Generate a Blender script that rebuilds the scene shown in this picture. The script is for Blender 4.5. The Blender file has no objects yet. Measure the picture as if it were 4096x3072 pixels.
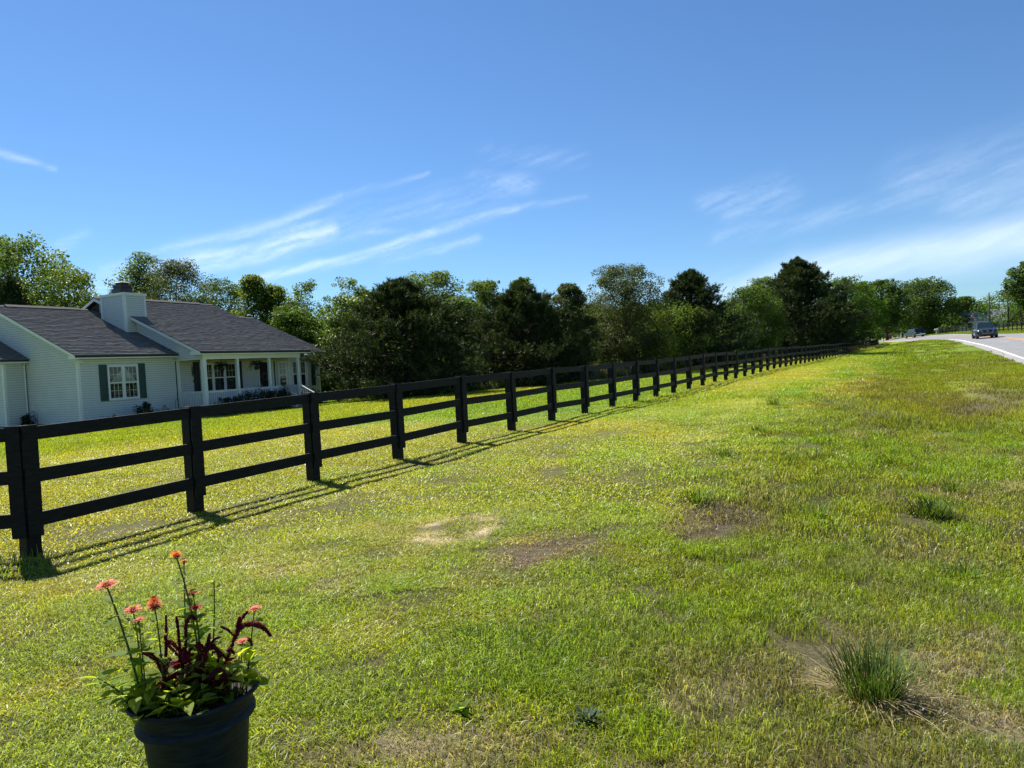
import bpy, bmesh, math, random
import numpy as np
from mathutils import Vector, Matrix

# ------------------------------------------------------------------ camera, sky, sun, exposure
SC = bpy.context.scene
COL = SC.collection
H_CAM = 1.62
cam_d = bpy.data.cameras.new('camera')
cam = bpy.data.objects.new('camera', cam_d); COL.objects.link(cam)
cam_d.sensor_width = 36.0
cam_d.lens = 36.0 * 2840.0 / 4096.0
cam_d.clip_start = 0.05
cam_d.clip_end = 300000.0
cam.matrix_world = Matrix(((0.89332, 0.03519, 0.44804, 0.0),
                           (0.44617, 0.05018, -0.89354, 0.0),
                           (-0.05393, 0.99812, 0.02913, H_CAM),
                           (0, 0, 0, 1)))
SC.camera = cam

SUN_EL = math.radians(51.0)
SUN_BEAR = math.radians(-66.0)          # bearing from +Y, clockwise positive
world = bpy.data.worlds.new('World'); SC.world = world
world.use_nodes = True
wn = world.node_tree.nodes; wl = world.node_tree.links
wn.clear()
w_out = wn.new('ShaderNodeOutputWorld'); w_bg = wn.new('ShaderNodeBackground')
w_sky = wn.new('ShaderNodeTexSky')
w_sky.sky_type = 'NISHITA'; w_sky.sun_disc = False
w_sky.sun_elevation = SUN_EL; w_sky.sun_rotation = SUN_BEAR
w_sky.altitude = 60.0; w_sky.air_density = 1.0; w_sky.dust_density = 0.05; w_sky.ozone_density = 1.0
w_bg.inputs['Strength'].default_value = 0.054
w_tint = wn.new('ShaderNodeMix'); w_tint.data_type = 'RGBA'; w_tint.blend_type = 'MULTIPLY'      # the photo's cool white balance, the same over the whole sky
w_tint.inputs['Factor'].default_value = 1.0; w_tint.inputs['B'].default_value = (0.60, 0.87, 1.16, 1)
wl.new(w_sky.outputs[0], w_tint.inputs['A']); wl.new(w_tint.outputs['Result'], w_bg.inputs['Color']); wl.new(w_bg.outputs[0], w_out.inputs['Surface'])

sun_d = bpy.data.lights.new('sun', 'SUN')
sun_d.energy = 5.0; sun_d.angle = math.radians(0.55); sun_d.color = (1.0, 0.95, 0.86)
sun = bpy.data.objects.new('sun', sun_d); COL.objects.link(sun)
to_sun = Vector((math.sin(SUN_BEAR) * math.cos(SUN_EL), math.cos(SUN_BEAR) * math.cos(SUN_EL), math.sin(SUN_EL)))
sun.rotation_euler = to_sun.to_track_quat('Z', 'Y').to_euler()
sun.location = (-20, 10, 40)

SC.view_settings.view_transform = 'Standard'
SC.view_settings.look = 'None'
SC.view_settings.exposure = 1.08
SC.view_settings.gamma = 1.0
SC.view_settings.use_curve_mapping = False
SC.render.engine = 'CYCLES'
SC.cycles.max_bounces = 6; SC.cycles.diffuse_bounces = 3; SC.cycles.glossy_bounces = 3
SC.cycles.transmission_bounces = 4; SC.cycles.transparent_max_bounces = 10
SC.cycles.caustics_reflective = False; SC.cycles.caustics_refractive = False
SC.cycles.use_denoising = True
SC.cycles.use_adaptive_sampling = True; SC.cycles.adaptive_threshold = 0.015

# ------------------------------------------------------------------ helpers
PI = math.pi

def tag(o, label=None, cat=None, group=None, kind=None):
    if label: o['label'] = label
    if cat: o['category'] = cat
    if group: o['group'] = group
    if kind: o['kind'] = kind
    return o

def thing(name, label, cat, loc=(0, 0, 0), rz=0.0, group=None):
    o = bpy.data.objects.new(name, None); COL.objects.link(o)
    o.location = loc; o.rotation_euler = (0, 0, rz); o.empty_display_size = 0.2
    return tag(o, label, cat, group)

def np_mesh(name, v, f, mat=None, smooth=False, attrs=None):
    """v (N,3); f (M,k) one face size."""
    me = bpy.data.meshes.new(name)
    v = np.ascontiguousarray(v, np.float32); f = np.ascontiguousarray(f, np.int32)
    M, k = f.shape
    me.vertices.add(len(v)); me.vertices.foreach_set('co', v.ravel())
    me.loops.add(M * k); me.loops.foreach_set('vertex_index', f.ravel())
    me.polygons.add(M); me.polygons.foreach_set('loop_start', np.arange(M, dtype=np.int32) * k)
    if smooth: me.polygons.foreach_set('use_smooth', np.ones(M, bool))
    me.update(calc_edges=True)
    for an, a in (attrs or {}).items():
        a = np.ascontiguousarray(a, np.float32)
        if a.ndim == 1:
            at = me.attributes.new(an, 'FLOAT', 'POINT'); at.data.foreach_set('value', a)
        else:
            at = me.attributes.new(an, 'FLOAT_COLOR', 'POINT')
            if a.shape[1] == 3: a = np.concatenate([a, np.ones((len(a), 1), np.float32)], 1)
            at.data.foreach_set('color', np.ascontiguousarray(a, np.float32).ravel())
    if mat: me.materials.append(mat)
    return me

def link(name, me, parent=None, loc=(0, 0, 0), rot=(0, 0, 0)):
    o = bpy.data.objects.new(name, me); COL.objects.link(o)
    if parent is not None: o.parent = parent
    o.location = loc; o.rotation_euler = rot
    return o

class MB:
    """collects polygons; build() links them as ONE mesh object."""
    def __init__(s): s.v = []; s.f = []
    def poly(s, pts):
        n = len(s.v); s.v += [tuple(p) for p in pts]; s.f.append(list(range(n, n + len(pts))))
    def hexa(s, p):      # 8 corners: bottom 4 ccw, top 4 ccw
        n = len(s.v); s.v += [tuple(q) for q in p]
        for q in ((3, 2, 1, 0), (4, 5, 6, 7), (0, 1, 5, 4), (1, 2, 6, 5), (2, 3, 7, 6), (3, 0, 4, 7)):
            s.f.append([n + i for i in q])
    def box(s, x0, x1, y0, y1, z0, z1):
        s.hexa([(x0, y0, z0), (x1, y0, z0), (x1, y1, z0), (x0, y1, z0), (x0, y0, z1), (x1, y0, z1), (x1, y1, z1), (x0, y1, z1)])
    def fbox(s, F, u0, u1, n0, n1, z0, z1):      # box in a wall frame (origin, u, n)
        o, u, n = F
        P = lambda a, b, c: (o[0] + u[0] * a + n[0] * b, o[1] + u[1] * a + n[1] * b, o[2] + c)
        s.hexa([P(u0, n0, z0), P(u1, n0, z0), P(u1, n1, z0), P(u0, n1, z0), P(u0, n0, z1), P(u1, n0, z1), P(u1, n1, z1), P(u0, n1, z1)])
    def beam(s, a, b, w, h, up=(0, 0, 1)):       # rectangular bar from a to b
        a = Vector(a); b = Vector(b); d = (b - a).normalized(); x = d.cross(Vector(up))
        if x.length < 1e-5: x = Vector((1, 0, 0))
        x.normalize(); y = x.cross(d).normalized()
        c = [x * (-w / 2) - y * (h / 2), x * (w / 2) - y * (h / 2), x * (w / 2) + y * (h / 2), x * (-w / 2) + y * (h / 2)]
        n = len(s.v); s.v += [tuple(a + q) for q in c] + [tuple(b + q) for q in c]
        for q in ((0, 1, 2, 3), (7, 6, 5, 4), (1, 0, 4, 5), (2, 1, 5, 6), (3, 2, 6, 7), (0, 3, 7, 4)): s.f.append([n + i for i in q])
    def tube(s, pts, rad, seg=8, cap=True):
        pts = [Vector(p) for p in pts]
        if not hasattr(rad, '__len__'): rad = [rad] * len(pts)
        n = len(s.v); m = len(pts); ref = Vector((0.3, 0.9, 0.1))
        for i, p in enumerate(pts):
            d = (pts[min(i + 1, m - 1)] - pts[max(i - 1, 0)]).normalized()
            x = d.cross(ref)
            if x.length < 1e-3: x = d.cross(Vector((1, 0, 0)))
            x.normalize(); y = d.cross(x)
            for k in range(seg):
                a = 2 * PI * k / seg; s.v.append(tuple(p + (x * math.cos(a) + y * math.sin(a)) * rad[i]))
        for i in range(m - 1):
            for k in range(seg):
                k2 = (k + 1) % seg; s.f.append([n + i * seg + k, n + i * seg + k2, n + (i + 1) * seg + k2, n + (i + 1) * seg + k])
        if cap:
            s.f.append([n + k for k in range(seg)][::-1]); s.f.append([n + (m - 1) * seg + k for k in range(seg)])
    def lathe(s, prof, c=(0, 0, 0), seg=32, cap=False):
        n = len(s.v); m = len(prof)
        for r, z in prof:
            for k in range(seg):
                a = 2 * PI * k / seg; s.v.append((c[0] + r * math.cos(a), c[1] + r * math.sin(a), c[2] + z))
        for i in range(m - 1):
            for k in range(seg):
                k2 = (k + 1) % seg; s.f.append([n + i * seg + k, n + i * seg + k2, n + (i + 1) * seg + k2, n + (i + 1) * seg + k])
        if cap:
            s.f.append([n + k for k in range(seg)][::-1]); s.f.append([n + (m - 1) * seg + k for k in range(seg)])
    def mesh(s, name, mat, smooth=False):
        me = bpy.data.meshes.new(name); me.from_pydata(s.v, [], s.f); me.update()
        if mat: me.materials.append(mat)
        if smooth:
            for p in me.polygons: p.use_smooth = True
        return me
    def build(s, name, mat, parent=None, smooth=False, world=True):
        """vertices are world coordinates when world=True"""
        o = link(name, s.mesh(name, mat, smooth), parent)
        if world and parent is not None and parent.type == 'EMPTY': o.location = -parent.location
        return o

def bevel(o, w=0.006, seg=1):
    m = o.modifiers.new('bevel', 'BEVEL'); m.width = w; m.segments = seg; m.limit_method = 'ANGLE'
    return o

# ---- numpy value noise
def _hash(i, j, s):
    n = (i.astype(np.int64) * 374761393 + j.astype(np.int64) * 668265263 + s * 1442695041) & 0x7fffffff
    n = ((n ^ (n >> 13)) * 1274126177) & 0x7fffffff
    return ((n ^ (n >> 16)) & 0xffff) / 65535.0
def vnoise(x, y, s=0):
    x = np.asarray(x, float); y = np.asarray(y, float)
    i = np.floor(x); j = np.floor(y); fx = x - i; fy = y - j
    fx = fx * fx * (3 - 2 * fx); fy = fy * fy * (3 - 2 * fy)
    a = _hash(i, j, s); b = _hash(i + 1, j, s); c = _hash(i, j + 1, s); d = _hash(i + 1, j + 1, s)
    return (a * (1 - fx) + b * fx) * (1 - fy) + (c * (1 - fx) + d * fx) * fy
def fbm(x, y, s=0, o=4):
    t = 0; a = 0.5; n = 0
    for k in range(o): t = t + a * vnoise(x * 2 ** k, y * 2 ** k, s + k * 17); n += a; a *= 0.5
    return t / n
def sstep(a, b, x):
    t = np.clip((np.asarray(x, float) - a) / (b - a), 0, 1); return t * t * (3 - 2 * t)

# ------------------------------------------------------------------ materials
MATS = {}
def new_mat(name):
    m = bpy.data.materials.new(name); m.use_nodes = True; m.node_tree.nodes.clear()
    MATS[name] = m; return m, m.node_tree.nodes, m.node_tree.links

def mat_simple(name, col, rough=0.6, noise=0.0, nscale=8.0, metal=0.0, bump=0.0, spec=0.5, coat=0.0, stretch=(1, 1, 1), col2=None, coords='Object'):
    m, N, L = new_mat(name)
    out = N.new('ShaderNodeOutputMaterial'); p = N.new('ShaderNodeBsdfPrincipled')
    p.inputs['Roughness'].default_value = rough; p.inputs['Metallic'].default_value = metal
    p.inputs['Specular IOR Level'].default_value = spec; p.inputs['Coat Weight'].default_value = coat
    L.new(p.outputs[0], out.inputs[0])
    if noise > 0 or bump > 0 or col2:
        tc = N.new('ShaderNodeTexCoord'); mp = N.new('ShaderNodeMapping'); mp.inputs['Scale'].default_value = stretch
        nz = N.new('ShaderNodeTexNoise'); nz.inputs['Scale'].default_value = nscale; nz.inputs['Detail'].default_value = 5
        L.new(tc.outputs[coords], mp.inputs[0]); L.new(mp.outputs[0], nz.inputs['Vector'])
        mix = N.new('ShaderNodeMix'); mix.data_type = 'RGBA'
        c2 = col2 or tuple(max(0, c * (1 - noise)) for c in col); c1 = col if col2 else tuple(min(1, c * (1 + noise * 0.6)) for c in col)
        mix.inputs['A'].default_value = (*c1, 1); mix.inputs['B'].default_value = (*c2, 1)
        rp = N.new('ShaderNodeMapRange'); rp.inputs['From Min'].default_value = 0.3; rp.inputs['From Max'].default_value = 0.7
        L.new(nz.outputs[0], rp.inputs['Value']); L.new(rp.outputs[0], mix.inputs['Factor']); L.new(mix.outputs['Result'], p.inputs['Base Color'])
        if bump > 0:
            b = N.new('ShaderNodeBump'); b.inputs['Strength'].default_value = bump; b.inputs['Distance'].default_value = 0.01
            L.new(nz.outputs[0], b.inputs['Height']); L.new(b.outputs[0], p.inputs['Normal'])
    else:
        p.inputs['Base Color'].default_value = (*col, 1)
    return m

def mat_leaf(name, dark, light, trans=0.35, rough=0.62, nscale=0.55, spec=0.16, tcol=None, attr='shade'):
    """two-sided leaf: reflects and lets sunlight through; colour varies by leaf, by clump and by tree"""
    m, N, L = new_mat(name)
    out = N.new('ShaderNodeOutputMaterial'); p = N.new('ShaderNodeBsdfPrincipled'); t = N.new('ShaderNodeBsdfTranslucent'); mx = N.new('ShaderNodeMixShader')
    p.inputs['Roughness'].default_value = rough; p.inputs['Specular IOR Level'].default_value = spec
    at = N.new('ShaderNodeAttribute'); at.attribute_name = attr
    geo = N.new('ShaderNodeNewGeometry'); nz = N.new('ShaderNodeTexNoise'); nz.inputs['Scale'].default_value = nscale; nz.inputs['Detail'].default_value = 2
    L.new(geo.outputs['Position'], nz.inputs['Vector'])
    ad = N.new('ShaderNodeMath'); ad.operation = 'MULTIPLY_ADD'; ad.inputs[1].default_value = 1.1; ad.inputs[2].default_value = -0.3
    L.new(nz.outputs[0], ad.inputs[0])
    a2 = N.new('ShaderNodeMath'); a2.operation = 'MULTIPLY_ADD'; a2.inputs[1].default_value = 0.65; L.new(at.outputs['Fac'], a2.inputs[0]); L.new(ad.outputs[0], a2.inputs[2])
    mix = N.new('ShaderNodeMix'); mix.data_type = 'RGBA'; mix.inputs['A'].default_value = (*dark, 1); mix.inputs['B'].default_value = (*light, 1)
    cl = N.new('ShaderNodeClamp'); L.new(a2.outputs[0], cl.inputs[0]); L.new(cl.outputs[0], mix.inputs['Factor'])
    L.new(mix.outputs['Result'], p.inputs['Base Color'])
    tm = N.new('ShaderNodeMix'); tm.data_type = 'RGBA'; tm.blend_type = 'MULTIPLY'; tm.inputs['Factor'].default_value = 1.0
    tm.inputs['B'].default_value = (*(tcol or (1.5, 1.55, 0.5)), 1)
    L.new(mix.outputs['Result'], tm.inputs['A']); L.new(tm.outputs['Result'], t.inputs['Color'])
    mx.inputs['Fac'].default_value = trans
    L.new(p.outputs[0], mx.inputs[1]); L.new(t.outputs[0], mx.inputs[2]); L.new(mx.outputs[0], out.inputs[0])
    return m

def mat_grass(name, tip=(1.0, 1.0, 1.0), root=(0.55, 0.55, 0.5), trans=0.45, instancer=True, spec=0.42, rough=0.42):
    """blade colour = tint of its tuft (set where the tuft stands), paler towards the tip"""
    m, N, L = new_mat(name)
    out = N.new('ShaderNodeOutputMaterial'); p = N.new('ShaderNodeBsdfPrincipled'); t = N.new('ShaderNodeBsdfTranslucent'); mx = N.new('ShaderNodeMixShader')
    p.inputs['Roughness'].default_value = rough; p.inputs['Specular IOR Level'].default_value = spec
    at = N.new('ShaderNodeAttribute'); at.attribute_type = 'INSTANCER' if instancer else 'GEOMETRY'; at.attribute_name = 'tint'
    sh = N.new('ShaderNodeAttribute'); sh.attribute_name = 'blade'       # per blade: rgb multiplier
    mul = N.new('ShaderNodeMix'); mul.data_type = 'RGBA'; mul.blend_type = 'MULTIPLY'; mul.inputs['Factor'].default_value = 1
    L.new(at.outputs['Color'], mul.inputs['A']); L.new(sh.outputs['Color'], mul.inputs['B'])
    L.new(mul.outputs['Result'], p.inputs['Base Color'])
    tm = N.new('ShaderNodeMix'); tm.data_type = 'RGBA'; tm.blend_type = 'MULTIPLY'; tm.inputs['Factor'].default_value = 1.0
    tm.inputs['B'].default_value = (1.6, 1.5, 0.6, 1)
    L.new(mul.outputs['Result'], tm.inputs['A']); L.new(tm.outputs['Result'], t.inputs['Color'])
    mx.inputs['Fac'].default_value = trans
    L.new(p.outputs[0], mx.inputs[1]); L.new(t.outputs[0], mx.inputs[2]); L.new(mx.outputs[0], out.inputs[0])
    return m

# ------------------------------------------------------------------ the lie of the land
FH0, FDH, FS = 0.05083, 0.0009775, 1.99
_fx, _fy, _h = [-7.535], [4.05], FH0
for i in range(66):
    _fx.append(_fx[-1] + FS * math.sin(_h)); _fy.append(_fy[-1] + FS * math.cos(_h))
    if i < 32: _h += FDH
FENCE = list(zip(_fx, _fy)); FENCE[0] = (-7.50, 4.13)
N_POST = 64
def x_fence(Y): return np.interp(Y, [-60, _fy[0]] + _fy[1:] + [400], [-7.9, _fx[0]] + _fx[1:] + [_fx[-1] + (400 - _fy[-1]) * 0.08])
def z_fence(Y): return np.interp(Y, [-30, 0, 4, 8, 12, 16, 20, 28, 36, 44, 52, 60, 68, 90, 130, 170, 260], [-.1, -.06, -.04, .05, .12, .17, .2, .24, .28, .37, .41, .44, .47, .62, 1.0, 1.3, 1.5])

# near edge of the asphalt: x, y, z, cross slope (the outside of the bend is higher)
RD = np.array([(8.9, -60, -.5, 0), (8.6, -20, -.5, 0), (8.5, 10, -.45, 0.0), (8.4, 30, -.36, .01), (8.3, 45, -.18, .02), (8.25, 52, 0.02, .025), (8.2, 58, .33, .03), (8.2, 68, .82, .036),
               (8.2, 79, 1.2, .04), (8.2, 92, 1.54, .035), (8.0, 110, 1.69, .038), (7.2, 130, 1.76, .065), (5.7, 148, 1.80, .098), (3.6, 165, 1.80, .112), (1.6, 180, 1.76, .118), (-1.4, 196, 1.72, .115),
               (-6, 214, 1.7, .10), (-14, 236, 1.7, .08), (-27, 262, 1.7, .05), (-48, 290, 1.7, .03), (-90, 325, 1.7, .02)], float)
def _dense(P, n=6):
    out = []
    for i in range(len(P) - 1):
        p0 = P[max(i - 1, 0)]; p1 = P[i]; p2 = P[i + 1]; p3 = P[min(i + 2, len(P) - 1)]
        for t in np.linspace(0, 1, n, endpoint=False):
            out.append(0.5 * ((2 * p1) + (-p0 + p2) * t + (2 * p0 - 5 * p1 + 4 * p2 - p3) * t * t + (-p0 + 3 * p1 - 3 * p2 + p3) * t ** 3))
    out.append(P[-1]); return np.array(out)
ROAD = _dense(RD, 8)
_t = np.gradient(ROAD[:, :2], axis=0); _t /= np.linalg.norm(_t, axis=1)[:, None]
ROAD_T = _t; ROAD_N = np.stack([_t[:, 1], -_t[:, 0]], 1)        # to the right of travel = outside of the bend
ROAD_W = 8.0
def road_near(X, Y):
    X = np.atleast_1d(np.asarray(X, float)).ravel(); Y = np.atleast_1d(np.asarray(Y, float)).ravel()
    d = np.empty(len(X)); ze = np.empty(len(X)); bk = np.empty(len(X))
    A = ROAD[:-1, :2]; B = ROAD[1:, :2]; AB = B - A; L2 = (AB ** 2).sum(1)
    for c in range(0, len(X), 4000):
        P = np.stack([X[c:c + 4000], Y[c:c + 4000]], 1)
        AP = P[:, None, :] - A[None]
        t = np.clip((AP * AB[None]).sum(2) / L2[None], 0, 1)
        Q = AP - t[..., None] * AB[None]
        D = (Q ** 2).sum(2); k = D.argmin(1); r = np.arange(len(P))
        sg = np.sign(AB[k, 1] * AP[r, k, 0] - AB[k, 0] * AP[r, k, 1])
        d[c:c + 4000] = np.sqrt(D[r, k]) * np.where(sg == 0, 1, sg)
        tt = t[r, k]
        ze[c:c + 4000] = ROAD[k, 2] * (1 - tt) + ROAD[k + 1, 2] * tt
        bk[c:c + 4000] = ROAD[k, 3] * (1 - tt) + ROAD[k + 1, 3] * tt
    return d, ze, bk
def terrain(X, Y, micro=True):
    sh = np.shape(X); X = np.atleast_1d(np.asarray(X, float)).ravel(); Y = np.atleast_1d(np.asarray(Y, float)).ravel()
    d, ze, bk = road_near(X, Y)
    xf = x_fence(Y); zf = z_fence(Y)
    a = np.clip(xf - X, 0, 60)
    zl = zf - 0.019 * np.minimum(a, 34) + 0.012 * np.clip(a - 34, 0, 26)
    dd = np.clip(-d, 0, None); s = np.clip(X - xf, 0, None); t = s / np.maximum(s + dd, 1e-3)
    dep = np.interp(Y, [-5, 2, 6, 12, 20, 45, 70, 100, 125], [.02, .08, .30, .62, .85, .88, .6, .15, 0])
    zr = zf + (ze - 0.03 - zf) * sstep(0.25, 1.0, t) - dep * np.exp(-(np.abs(t - 0.57) / 0.185) ** 2.6)
    k = sstep(0, 1, 1 - dd / 16.0)
    z_in = np.where(X < xf, zl + (ze - 0.03 - zl) * k, zr)
    zo = ze + bk * ROAD_W - 0.03
    e = np.clip(d - ROAD_W, 0, 60)
    up = np.interp(Y, [60, 110, 180], [0.0, 0.02, 0.045])
    z_out = zo - 0.12 * np.exp(-((e - 2.2) / 1.1) ** 2) + up * np.minimum(e, 32)
    z_rd = ze + bk * d - 0.09
    z = np.where(d < 0, z_in, np.where(d > ROAD_W, z_out, z_rd))
    z = np.where((d > -0.12) & (d <= 0), z_in - 0.02, z)
    if micro:
        m = (fbm(X * 0.9, Y * 0.9, 5, 3) - 0.5) * 0.05 + (fbm(X * 0.16, Y * 0.16, 9, 3) - 0.5) * 0.16
        m = m * np.clip(np.where(d < 0, -d / 2.0, (d - ROAD_W) / 2.0), 0, 1) * np.where(X < xf, 0.5, 1.0)
        rr = np.hypot(X, Y); m = m * np.clip(rr / 6.0, 0.15, 1)
        z = z + m
    return z.reshape(sh) if sh else float(z[0])
def gz(x, y): return float(np.ravel(terrain(np.array([x]), np.array([y])))[0])

# ------------------------------------------------------------------ what grows where (colours of the plants and the soil, with small shadows painted in)
C_NORM = np.array((.262, .300, .018)); C_LUSH = np.array((.150, .270, .016)); C_YEL = np.array((.325, .322, .020)); C_PALE = np.array((.38, .39, .13))
C_STRAW = np.array((.34, .29, .15)); C_BROWN = np.array((.118, .092, .058)); C_SAND = np.array((.58, .45, .31)); C_SOIL = np.array((.095, .090, .032))  # C_SOIL darkened to paint in small shadows between the blades
# x, y, rx, ry, kind, strength
SPOTS = [(-2.69, 5.40, .34, .36, 'brown', 1.0), (-2.56, 5.80, .34, .30, 'brown', .8), (-2.61, 4.82, .28, .25, 'brown', .55), (-2.46, 6.19, .3, .3, 'brown', .5), (-1.45, 7.75, .55, .9, 'brown', .8), (-1.61, 6.92, .45, .45, 'brown', .6), (-1.33, 8.95, .5, .7, 'brown', .45),
         (3.25, 29.6, .9, 4.0, 'brown', .95), (4.6, 32.5, .9, 4.0, 'brown', .7), (2.6, 24.5, .8, 2.5, 'brown', .5), (.1, 4.30, .5, .32, 'straw', .8), (.38, 4.95, .30, .35, 'straw', .9), (.55, 4.28, .28, .3, 'straw', .95), (.55, 5.5, .3, .4, 'straw', .7), (-.3, 4.35, .3, .25, 'straw', .55),
         (-1.90, 2.58, .28, .16, 'straw', .9), (-1.72, 2.76, .22, .14, 'straw', .75), (-1.56, 2.88, .22, .12, 'straw', .7), (-1.28, 2.98, .28, .12, 'straw', .7), (-1.05, 2.90, .3, .14, 'straw', .6), (-1.95, 2.45, .3, .12, 'brown', .6), (-.75, 3.0, .3, .14, 'straw', .4), (2.75, 18.2, .35, 1.6, 'straw', .8), (2.0, 13.3, .3, .9, 'straw', .7), (1.3, 9.2, .4, .9, 'brown', .6), (.4, 8.0, .5, .7, 'brown', .45), (1.1, 12.5, .5, 1.2, 'brown', .5),
         (-1.75, 3.87, .6, .35, 'lush', .85), (-2.02, 3.45, .45, .3, 'lush', .8), (-1.44, 4.28, .5, .3, 'lush', .5), (-2.6, 2.9, .5, .3, 'lush', .5), (-2.35, 25.5, .55, 6.5, 'lush', .95), (-1.4, 38, .8, 8, 'lush', .95), (.2, 54, 1.1, 11, 'lush', .9), (.42, 10.9, .4, .5, 'lush', .7), (2.4, 20.5, .6, 1.6, 'lush', .7), (1.6, 16, .7, 1.4, 'lush', .5), (5.6, 33, 1.0, 4, 'lush', .4),
         (-3.79, 4.34, .35, .2, 'pale', .8), (-4.4, 4.6, .6, .25, 'pale', .4), (-2.91, 12.5, .28, 2.6, 'pale', .55), (-3.0, 18.6, .3, 4.5, 'pale', .5), (-3.01, 9.3, .3, 1.2, 'pale', .45), (-4.5, 14, .3, 5, 'pale', .35), (-4.6, 8.5, .8, 3, 'yel', .5)]
def fields(X, Y):
    """returns (colour of the grass, share of bare ground, colour of the ground, blade height factor)"""
    X = np.asarray(X, float); Y = np.asarray(Y, float)
    df = X - x_fence(Y)
    n1 = fbm(X * .35, Y * .35, 21, 4); n2 = fbm(X * 1.7, Y * 1.7, 33, 4); n3 = fbm(X * .09 + 3, Y * .09, 41, 3); n4 = fbm(X * 4.1, Y * 4.1, 57, 3)
    ditch = sstep(4.6, 6.2, df + (n1 - .5) * 1.6)
    left = sstep(0.3, -0.6, df)
    w_y = np.clip(sstep(.42, .62, n1) * .8 * (1 - left * .5), 0, 1)
    w_l = np.clip(sstep(.52, .7, n3 * .6 + n2 * .4) * .75 + left * sstep(.45, .65, n3) * .5 + left * sstep(-16, -24, X) * .5, 0, 1)
    w_l = np.maximum(w_l, (1 - left) * sstep(34, 70, Y) * (.45 + .35 * n2)); w_y = w_y * (1 - .7 * sstep(34, 70, Y))
    w_b = ditch * sstep(.50, .70, n2 * .55 + n1 * .45) * .55
    w_s = ditch * sstep(.60, .76, n4 * .5 + n2 * .5) * .4 + (1 - left) * sstep(.62, .78, n4 * .4 + n2 * .6) * .15
    w_p = (1 - ditch) * (1 - left) * sstep(.52, .7, n2) * .2
    sand = np.zeros_like(X)
    for x, y, rx, ry, kd, st in SPOTS:
        q = np.sqrt(((X - x) / rx) ** 2 + ((Y - y) / ry) ** 2) + (n4 - .5) * .9 + (n2 - .5) * .7
        m = sstep(1.15, .45, q) * st
        if kd == 'brown': w_b = np.maximum(w_b, m); w_l = w_l * (1 - m)
        elif kd == 'straw': w_s = np.maximum(w_s, m); w_l = w_l * (1 - m)
        elif kd == 'lush': w_l = np.maximum(w_l, m); w_b = w_b * (1 - m); w_s = w_s * (1 - m)
        elif kd == 'pale': w_p = np.maximum(w_p, m)
        elif kd == 'yel': w_y = np.maximum(w_y, m)
    rx, ry = X + 3.74, Y - 6.10
    rr = np.sqrt((rx / .37) ** 2 + (ry / .54) ** 2); n5 = fbm(X * 6.5, Y * 6.5, 91, 3)
    ring = np.exp(-((rr - .86) / .26) ** 2) * (.25 + .95 * sstep(.42, .62, n5)) + .8 * np.exp(-((rx / .16) ** 2 + (ry / .10) ** 2)) * sstep(.4, .6, n5)
    w_s = np.maximum(w_s, .6 * sstep(1.35, .7, rr + (n4 - .5) * .6)) if False else np.maximum(w_s, .55 * np.exp(-((rr - .8) / .4) ** 2))
    sand = sstep(.26, .50, ring)
    col = np.broadcast_to(C_NORM, X.shape + (3,)).copy()
    for w, c in ((w_y, C_YEL), (w_l, C_LUSH), (w_p, C_PALE), (w_b, C_BROWN * 1.6), (w_s, C_STRAW)):
        col = col * (1 - w[..., None]) + c * w[..., None]
    bare = np.clip(.75 * np.maximum(w_b, w_s) + sand, 0, 1)
    soil = np.broadcast_to(C_SOIL, X.shape + (3,)).copy()
    for w, c in ((w_b, C_BROWN), (w_s, C_STRAW * .62), (sand, C_SAND)):
        soil = soil * (1 - w[..., None]) + c * w[..., None]
    # the rough growth of the ditch is darker and duller than the mown strip
    col = col * (1 - ditch[..., None] * np.array((.30, .24, .05)) * (.55 + .9 * n1[..., None]) * (1 - .85 * w_l[..., None]))
    strip_ = (1 - ditch) * (1 - left) * sstep(3.2, 6.0, Y)
    col = col * (1 + strip_[..., None] * np.array((.08, .07, .0)))
    hgt = 1.0 + ditch * (.75 + 1.1 * (n2 - .4)) + .8 * w_l * (1 - left) - .25 * w_p - .3 * w_s - .35 * strip_
    return col, bare, soil, np.clip(hgt, .45, 2.8), sand

# ------------------------------------------------------------------ ground sheet
def axis(segs):
    out = []
    for a, b, st in segs: out += list(np.arange(a, b - 1e-6, st))
    return np.array(out + [segs[-1][1]])
gx = axis([(-900, -200, 100), (-200, -80, 20), (-80, -46, 4), (-46, -9, 1.25), (-9, -6, .5), (-6, 3.6, .16), (3.6, 26, .5), (26, 60, 2), (60, 200, 14), (200, 900, 100)])
gy = axis([(-120, -8, 16), (-8, 1, 1), (1, 13, .16), (13, 60, .5), (60, 215, 1.0), (215, 300, 4), (300, 460, 16), (460, 1500, 130)])
GX, GY = np.meshgrid(gx, gy)
GZ = terrain(GX, GY)
gc, gb, gs, _, gsand = fields(GX, GY)
rr = np.hypot(GX, GY)
far = sstep(6, 30, rr)[..., None] * (1 - .55 * gb[..., None]) * .9
gcol = gs * (1 - far) + gc * .82 * far
# under the trees the floor is leaf litter
nx, ny = len(gx), len(gy)
idx = np.arange(nx * ny).reshape(ny, nx)
gf = np.stack([idx[:-1, :-1], idx[:-1, 1:], idx[1:, 1:], idx[1:, :-1]], -1).reshape(-1, 4)

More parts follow.
